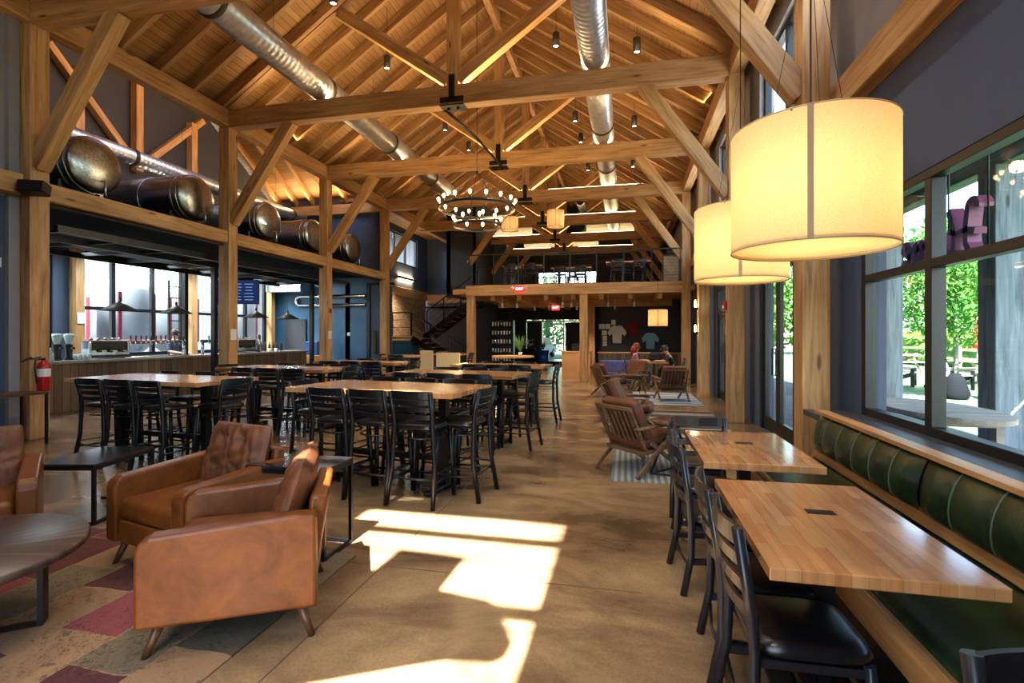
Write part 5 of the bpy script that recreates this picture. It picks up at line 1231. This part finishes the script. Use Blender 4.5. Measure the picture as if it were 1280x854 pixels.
person('standing bartender in a blue top behind the beer taps', (-12.55, 12.15, 0), R(-90), False, 0.02, 'hairdark', 'clothblue', 'clothdark', ((0.05, 1.12), (0.28, 1.08)))
# ------------------------------------------------------------------ unseen cut-out board added behind the camera, shaped to shade the sun patch
t = thing('shadow_cutout', 'added cut-out board at the south window, shaped to cast the sun patch shadow', 'sign', (0, -0.3, 0))
pl = [(-2.32, 1.40), (-1.4, 1.63), (-0.84, 1.84), (-0.62, 1.86), (-0.565, 1.90), (-0.555, 1.97), (-0.72, 2.2), (-0.80, 2.235), (-1.1, 2.27), (-1.09, 2.60), (-1.60, 2.62), (-1.62, 2.38), (-1.82, 2.38), (-1.84, 2.62), (-2.32, 2.66)]
pl = [(x, z * 2.04) for x, z in pl]
obj('board', B().prism(pl, -0.015, 0.015, RX(R(90))), 'legwood', t)
obj('cords', B().tube([(-1.2, 0, 5.29), (-1.2, 0, 8.5)], 0.004, 5).tube([(-1.55, 0, 5.29), (-1.55, 0, 8.4)], 0.004, 5), 'black', t)
# ------------------------------------------------------------------ outdoors, right side
struct('trim_7', B().box((3.9, 14.0, -0.04), (3.0, 36.0, 0.06)), 'paver')
b = B(); b.box((22.4, 22.0, -0.06), (34.0, 70.0, 0.06)); tag(obj('lawn', b, 'grass'), 'green lawn beyond the patio', 'lawn', kind='stuff')
struct('trim_8', B().box((3.9, 9.0, 4.26), (3.1, 24.0, 0.12)), 'soffit')
tag(beam('porch_beam', (5.0, -2.0, 4.02), (5.0, 20.5, 4.02), 0.25, 0.35, 'greypost'), 'grey porch beam outside the window', 'beam')
for y, lb in ((4.4, 'out of view to the right'), (8.25, 'right one seen through the window'), (11.35, 'left one seen through the window'), (14.6, 'seen through the glass door')):
    tag(beam('porch_post', (5.0, y, 0), (5.0, y, 3.85), 0.36, 0.36, 'greypost', up=(0, 1, 0)), 'weathered grey porch post, ' + lb, 'post')
t = thing('patio_table', 'oval weathered wooden table on the patio outside the window', 'table', (3.52, 6.85, 0))
pl = [(0.5 * math.cos(2 * math.pi * k / 40), 0.98 * math.sin(2 * math.pi * k / 40)) for k in range(40)]
obj('tabletop', B().prism(pl, 0.67, 0.72), 'greyplank', t)
for sx in (-1, 1):
    for sy in (-1, 1): obj('leg', B().box((sx * 0.26, sy * 0.55, 0.33), (0.07, 0.09, 0.68)), 'greyplank', t)
obj('apron', B().box((0, 0, 0.63), (0.5, 1.2, 0.07)), 'greyplank', t)
# plum letters facing outwards: they read from the patio, so they look mirrored from the room
t = thing('letter_sign', 'plum script letters hung outside under the porch, seen mirrored through the window', 'sign', (3.3, 5.72, 2.38))
def stroke(name, pts, w_=0.075, dp=0.12):
    pts = [(p[0] * 0.88 + 0.08, p[1] * 0.88) for p in pts]
    b = B(); n = len(pts)
    P_ = [Vector((p[0], p[1])) for p in pts]; ring = []
    for i, p in enumerate(P_):
        d = (P_[min(i + 1, n - 1)] - P_[max(i - 1, 0)]).normalized(); q = Vector((-d.y, d.x)) * w_ / 2
        ring.append([b.bm.verts.new((sx, e.x, e.y)) for sx in (-dp / 2, dp / 2) for e in (p - q, p + q)])
    for a_, c_ in zip(ring, ring[1:]):
        for i, j in ((0, 1), (1, 3), (3, 2), (2, 0)): b.bm.faces.new((a_[i], a_[j], c_[j], c_[i]))
    for r_ in (ring[0], ring[-1]): b.bm.faces.new((r_[0], r_[1], r_[3], r_[2]))
    return obj(name, b, 'pink', t)
def circ(cx, cz, rx, rz, a0, a1, n=16): return [(cx + rx * math.cos(R(a0 + (a1 - a0) * i / n)), cz + rz * math.sin(R(a0 + (a1 - a0) * i / n))) for i in range(n + 1)]
o = stroke('letter_h', circ(-0.06, 0.47, 0.08, 0.07, 200, 0, 8) + [(0.04, 0.36), (0.06, 0.2), (0.05, 0.08), (0.0, 0.0)])
stroke('letter_h', [(0.36, 0.52), (0.30, 0.36), (0.26, 0.2), (0.27, 0.06), (0.34, 0.01), (0.42, 0.06)]); stroke('letter_h', [(-0.10, 0.20), (0.05, 0.24), (0.2, 0.22), (0.36, 0.27)], 0.06)
stroke('letter_o', circ(0.56, 0.13, 0.11, 0.13, 90, 450)); 
stroke('letter_m', [(0.74, 0.0), (0.76, 0.15), (0.8, 0.24), (0.86, 0.22), (0.87, 0.02)]); stroke('letter_m', [(0.87, 0.14), (0.93, 0.25), (0.99, 0.21), (0.99, 0.02)]); stroke('letter_m', [(0.99, 0.14), (1.05, 0.25), (1.11, 0.2), (1.12, 0.05), (1.18, 0.03)])
stroke('letter_e', [(1.18, 0.09), (1.27, 0.13), (1.36, 0.18)] + circ(1.28, 0.19, 0.09, 0.09, 0, 180, 8) + circ(1.30, 0.14, 0.11, 0.13, 180, 320, 8), 0.07)
b = B(); b.box((0, 0.62, -0.04), (0.06, 1.75, 0.05)); 
for y in (-0.1, 0.5, 1.4): b.tube([(0.0, y, -0.02), (0.0, y, 1.83)], 0.008, 6)
obj('mounting_bar', b, 'black', t)
def foliage(c, rad, n, size, mat, name, parent=None, seed=1, box=False, **kw):
    rn = random.Random(seed); b = B(); bm = b.bm; c = Vector(c)
    for _ in range(n):
        if box: d = Vector((rn.uniform(-1, 1), rn.uniform(-1, 1), rn.uniform(-1, 1)))
        else:
            d = Vector((rn.gauss(0, 1), rn.gauss(0, 1), rn.gauss(0, 1))).normalized() * (rn.random() ** 0.4)
        p = c + Vector((d.x * rad[0], d.y * rad[1], d.z * rad[2]))
        q = Quaternion((rn.gauss(0, 1), rn.gauss(0, 1), rn.gauss(0, 1), rn.gauss(0, 1))).normalized(); s = size * rn.uniform(0.6, 1.3)
        vs = [bm.verts.new(p + q @ Vector(k)) for k in ((-s, 0, 0), (0, -s * 0.45, s * 0.15), (s, 0, 0), (0, s * 0.45, s * 0.15))]
        bm.faces.new(vs)
    return obj(name, b, mat, parent, **kw)
t = thing('young_tree', 'young leafy green tree on the lawn outside the window', 'tree', (8.05, 14.9, 0))
obj('trunk', B().tube([(0, 0, 0), (0.03, 0.02, 1.0), (0, 0, 2.2), (0.05, -0.03, 3.6)], [0.07, 0.055, 0.045, 0.02], 10), 'bark', t)
b = B(); rn = random.Random(2)
for k in range(12):
    z = rn.uniform(1.4, 3.2); a = rn.uniform(0, 6.28); b.tube([(0, 0, z), (0.7 * math.cos(a), 0.7 * math.sin(a), z + 0.6)], [0.02, 0.006], 5)
obj('branches', b, 'bark', t)
foliage((0, 0, 2.95), (1.15, 1.15, 1.75), 3600, 0.085, 'leaf', 'crown', t, 4)
obj('watering_bag', B().lathe([(0.26, 0), (0.30, 0.1), (0.2, 0.45), (0.1, 0.62), (0.07, 0.62)], seg=18), 'matteblack', t)
t = thing('garden_hedge', 'clipped yellow-green hedge along the far edge of the lawn', 'hedge', (16.0, 26.0, 0)); foliage((0, 0, 0.95), (0.9, 18, 0.75), 9000, 0.16, 'hedge', 'leaves', t, 6, True); obj('core', B().box((0, 0, 0.8), (1.4, 35.0, 1.4), None, 0.1), 'treedark', t)
for i, (x, y, h, r_) in enumerate(((22.5, 15, 7, 4.2), (23, 24, 8, 4.4), (22.5, 33, 7.5, 4.4), (23, 43, 9, 5), (12.5, 49, 8, 4.5))):
    t = thing('shade_tree', 'large pale green tree behind the hedge, %s' % ['first from the right', 'second from the right', 'third from the right', 'fourth from the right', 'farthest to the left'][i], 'tree', (x, y, 0), 0, 'trees behind the hedge')
    foliage((0, 0, h * 0.62), (r_, r_, h * 0.58), 3000, 0.34, 'treedark' if i % 2 else 'leaf', 'crown', t, 10 + i); obj('trunk', B().tube([(0, 0, 0), (0, 0, h * 0.6)], [0.25, 0.15], 10), 'bark', t)
t = thing('rail_fence', 'pale wooden rail fence in front of the hedge', 'fence', (14.2, 26.0, 0))
for k in range(15): obj('post', B().box((0, -17.5 + 2.5 * k, 0.55), (0.12, 0.12, 1.1)), 'cream', t)
for z in (0.55, 0.95): obj('rail', B().box((0.07, 0, z), (0.03, 35, 0.12)), 'cream', t)
def adirondack(label, x, y, a):
    t = thing('garden_chair', label, 'garden chair', (x, y, 0), a, 'white garden chairs')
    b = B()
    for k in range(5): b.bar((-0.24 + 0.12 * k, -0.12, 0.28), (-0.26 + 0.13 * k, -0.5, 1.0), 0.1, 0.02, (0, 1, 0))
    obj('back_slats', b, 'palewall', t); b = B()
    for k in range(5): b.box((0, -0.1 + 0.12 * k, 0.30 + 0.03 * k), (0.56, 0.1, 0.02))
    obj('seat_slats', b, 'palewall', t)
    for s in (-1, 1):
        obj('arm', B().box((s * 0.36, 0.05, 0.55), (0.12, 0.75, 0.025)), 'blackframe', t); obj('front_leg', B().box((s * 0.33, 0.38, 0.27), (0.03, 0.1, 0.54)), 'blackframe', t)
        obj('rear_leg', B().bar((s * 0.3, 0.4, 0.4), (s * 0.3, -0.5, 0.02), 0.03, 0.12), 'blackframe', t)
adirondack('white slatted garden chair left of the young tree', 8.3, 18.2, R(-120)); adirondack('white slatted garden chair right behind the young tree', 9.2, 17.3, R(200)); adirondack('white slatted garden chair turned sideways right of the young tree', 9.1, 14.9, R(70))
def picnic(label, x, y, a):
    t = thing('picnic_table', label, 'picnic table', (x, y, 0), a, 'picnic tables on the lawn'); obj('tabletop', B().box((0, 0, 0.74), (1.9, 0.75, 0.04)), 'greyplank', t)
    for s in (-1, 1):
        obj('seat', B().box((0, s * 0.68, 0.44), (1.9, 0.28, 0.04)), 'greyplank', t); b = B()
        for e in (-1, 1): b.bar((s * 0.7, e * 0.75, 0), (s * 0.7, e * 0.15, 0.74), 0.04, 0.1)
        b.box((s * 0.7, 0, 0.42), (0.04, 1.5, 0.1)); obj('leg_frame', b, 'greyplank', t)
picnic('weathered picnic table on the lawn under the closed red parasol', 11.3, 19.6, R(30)); picnic('weathered picnic table farther left on the lawn', 11.4, 25.5, R(10))
t = thing('closed_parasol', 'closed red parasol standing at the picnic table', 'parasol', (11.1, 19.4, 0)); obj('pole', B().tube([(0, 0, 0), (0, 0, 2.2)], 0.025), 'palewall', t); obj('canopy', B().lathe([(0.15, 1.15), (0.17, 1.3), (0.08, 1.9), (0, 2.15)], seg=10), 'red', t)
# ------------------------------------------------------------------ outdoors north, and the brew hall beyond the bar windows
b = B(); b.box((-8, 42.0, -0.06), (26.6, 32.6, 0.06)); tag(obj('forecourt_lawn', b, 'grass'), 'sunlit grass outside the far glass door', 'lawn', kind='stuff')
struct('trim_9', B().box((-3.4, 28.5, -0.02), (5, 5, 0.04)), 'paver')
for i, (x, y) in enumerate(((-6.0, 40.0), (-2.0, 44.0), (-11, 42))):
    t = thing('roadside_tree', 'bluish green tree outside the far door, %s' % ['left one', 'right one', 'farthest left one'][i], 'tree', (x, y, 0)); foliage((0, 0, 3.2), (2.6, 2.6, 3.2), 1400, 0.25, 'treedark', 'crown', t, 30 + i); obj('trunk', B().tube([(0, 0, 0), (0, 0, 3)], 0.2, 8), 'bark', t)
t = thing('parked_car', 'pale car parked outside the far glass door', 'car', (-6.2, 36.0, 0), R(80))
pf = [(-2.1, 0.35), (2.1, 0.35), (2.1, 0.75), (1.2, 0.9), (0.6, 1.4), (-1.0, 1.42), (-1.8, 0.95), (-2.1, 0.9)]
obj('body', B().prism(pf, -0.85, 0.85, RX(R(90))), 'palewall', t, bevel=0.08)
obj('windows', B().prism([(1.05, 0.92), (0.55, 1.34), (-0.95, 1.36), (-1.55, 0.95)], -0.86, 0.86, RX(R(90))), 'black', t)
for sx in (-1.3, 1.3):
    for sy in (-0.75, 0.75): obj('wheel', B().lathe([(0, -0.1), (0.32, -0.1), (0.34, 0), (0.32, 0.1), (0, 0.1)], (0, 0, 0), 20, TR(sx, sy, 0.34) @ RX(R(90))), 'black', t)
struct('ceiling_brewery', B().box((-19.4, 17.3, 8.5), (10.8, 31.5, 0.15)), 'hallwall')
for y in (9.0, 14.0, 19.0, 25.0): light('hall_fill_light', 'AREA', (-18.0, y, 8.3), 1700, (0.88, 0.95, 1.0), None, 2.5, 2.5, (0, 0, -1))  # unseen area lights added to brighten the roofed hall
struct('floor_brewery', B().box((-20.5, 17, -0.05), (13.4, 36, 0.1)), 'paver')
wall_with_holes('wall_brewery', 'hallwall', -24.75, 0.3, 3.0, 37.0, 0, 8.4, [(13.0, 18.0, 2.25, 5.2), (20.0, 25.0, 2.25, 5.2)])
b = B(); b.box((-19.5, 33, 4.2), (11, 0.3, 8.4)); struct('wall_brewery_end', b, 'hallwall')
o = thing('window_12', None, None, (-24.4, 15.5, 2.2)); o['kind'] = 'structure'; b = B()
for k in range(5): b.box((0, -2.4 + 1.2 * k, 1.5), (0.12, 0.1, 3.0))
for z in (0.05, 1.5, 2.95): b.box((0, 0, z), (0.12, 4.9, 0.1))
obj('window_frame', b, 'blackframe', o)
for i, (x, y) in enumerate(((-17.6, 10.5), (-18.2, 12.9), (-17.8, 15.2), (-18.4, 17.8), (-17.8, 20.6), (-21.5, 14.0), (-21.5, 17.0))):
    t = thing('brewing_tank', 'tall pale brewing tank with red bands beyond the bar windows, %s' % (['nearest one', 'second one', 'third one', 'fourth one', 'fifth one', 'rear one on the left', 'rear one on the right'][i]), 'tank', (x, y, 0), 0, 'brewing tanks in the hall')
    obj('vessel', B().lathe([(0.15, 0.6), (0.85, 1.3), (0.85, 3.2), (0.7, 3.5), (0.25, 3.65), (0, 3.66)], seg=32), 'palewall', t)
    b = B(); b.lathe([(0.855, 1.3), (0.87, 1.3), (0.87, 1.42), (0.855, 1.42)], seg=32)
    for a in (-0.9, 0.5): b.box((0.86 * math.cos(a), 0.86 * math.sin(a), 2.2), (0.05, 0.16, 1.8), None)
    obj('red_bands', b, 'redstripe', t)
    for k in range(3): obj('leg', B().tube([(0.7 * math.cos(2.1 * k), 0.7 * math.sin(2.1 * k), 0), (0.7 * math.cos(2.1 * k), 0.7 * math.sin(2.1 * k), 1.3)], 0.05, 8), 'palewall', t)
# ------------------------------------------------------------------ the room's lamps, with added fill downlights
WARM = (1.0, 0.70, 0.36)
for i, (x, y, z) in enumerate(cans):
    light('downlight_lamp', 'SPOT', (x, y, z - 0.02), 190, (1, 0.82, 0.58), None, 0.05, None, (0, 0, -1), R(75), 0.6)
for x, y in tl: light('track_lamp', 'SPOT', (x, y, 2.52), 45, (1, 0.82, 0.6), None, 0.04, None, (0, 0.25, -1), R(80), 0.6)
for i, y in enumerate(BAYS[:7]):                                     # strips lying on the tie beams, shining up
    light('tie_beam_strip', 'AREA', (XM, y, ZT1 + 0.05), 50, WARM, None, 8.6, 0.06, (0, 0, 1))
for (x, s) in ((XL + 0.35, 1), (XR - 0.32, -1)):                     # strips along the wall plates, washing the rafters
    light('plate_strip', 'AREA', (x, 12.0, 6.62), 85, WARM, None, 0.06, 22.0, (0.9 * s, 0, 0.75))
light('stair_lamp', 'SPOT', (-9.2, 20.4, 3.55), 260, (1, 0.8, 0.55), None, 0.05, None, (-0.75, 0.3, -1), R(110), 0.6)
light('gable_strip', 'AREA', (-11.2, 17.3, 6.6), 50, WARM, None, 4.2, 0.06, (0, -0.6, 0.8))
for k, (x, y, z, lb) in enumerate(((-5.2, 2.2, 7.6, 'nearest one left of the ridge'), (-5.2, 5.2, 7.6, 'second one left of the ridge'), (-1.4, 1.0, 7.6, 'nearest one right of the ridge'), (-1.4, 5.0, 7.6, 'second one right of the ridge'), (0.2, 3.0, 7.2, 'nearest one by the right wall'), (0.2, 6.8, 7.2, 'second one by the right wall'))):
    dup(CAN, (x, y, z), 0, 'added fill downlight above the top of the view, ' + lb); light('downlight_lamp', 'SPOT', (x, y, z - 0.02), 150, (1, 0.86, 0.68), None, 0.05, None, (0, 0, -1), R(95), 0.7)  # out-of-view downlights added to lift the dark foreground
light('girt_cove', 'AREA', (WX - 0.05, 3.2, 4.13), 80, (1, 0.82, 0.66), None, 0.06, 5.2, (0.12, 0, 1))
light('left_cove', 'AREA', (LX + 0.1, 3.6, 3.96), 14, (1, 0.85, 0.7), None, 0.06, 4.2, (-0.12, 0, 1))
light('deck_cove', 'AREA', (-13.35, 11.8, 4.1), 26, (1, 0.86, 0.7), None, 0.06, 10.0, (-0.1, 0, 1))
for y in (8.0, 11.0, 14.0, 16.5): light('bar_lamp', 'AREA', (-12.2, y, 3.6), 45, (0.78, 0.9, 1.0), None, 0.3, 1.2, (0, 0, -1))
for y in (9.58, 11.1, 14.05, 15.6): light('cone_lamp', 'SPOT', (-11.4, y, 2.25), 22, (1, 0.8, 0.55), None, 0.05, None, (0, 0, -1), R(120), 0.5)
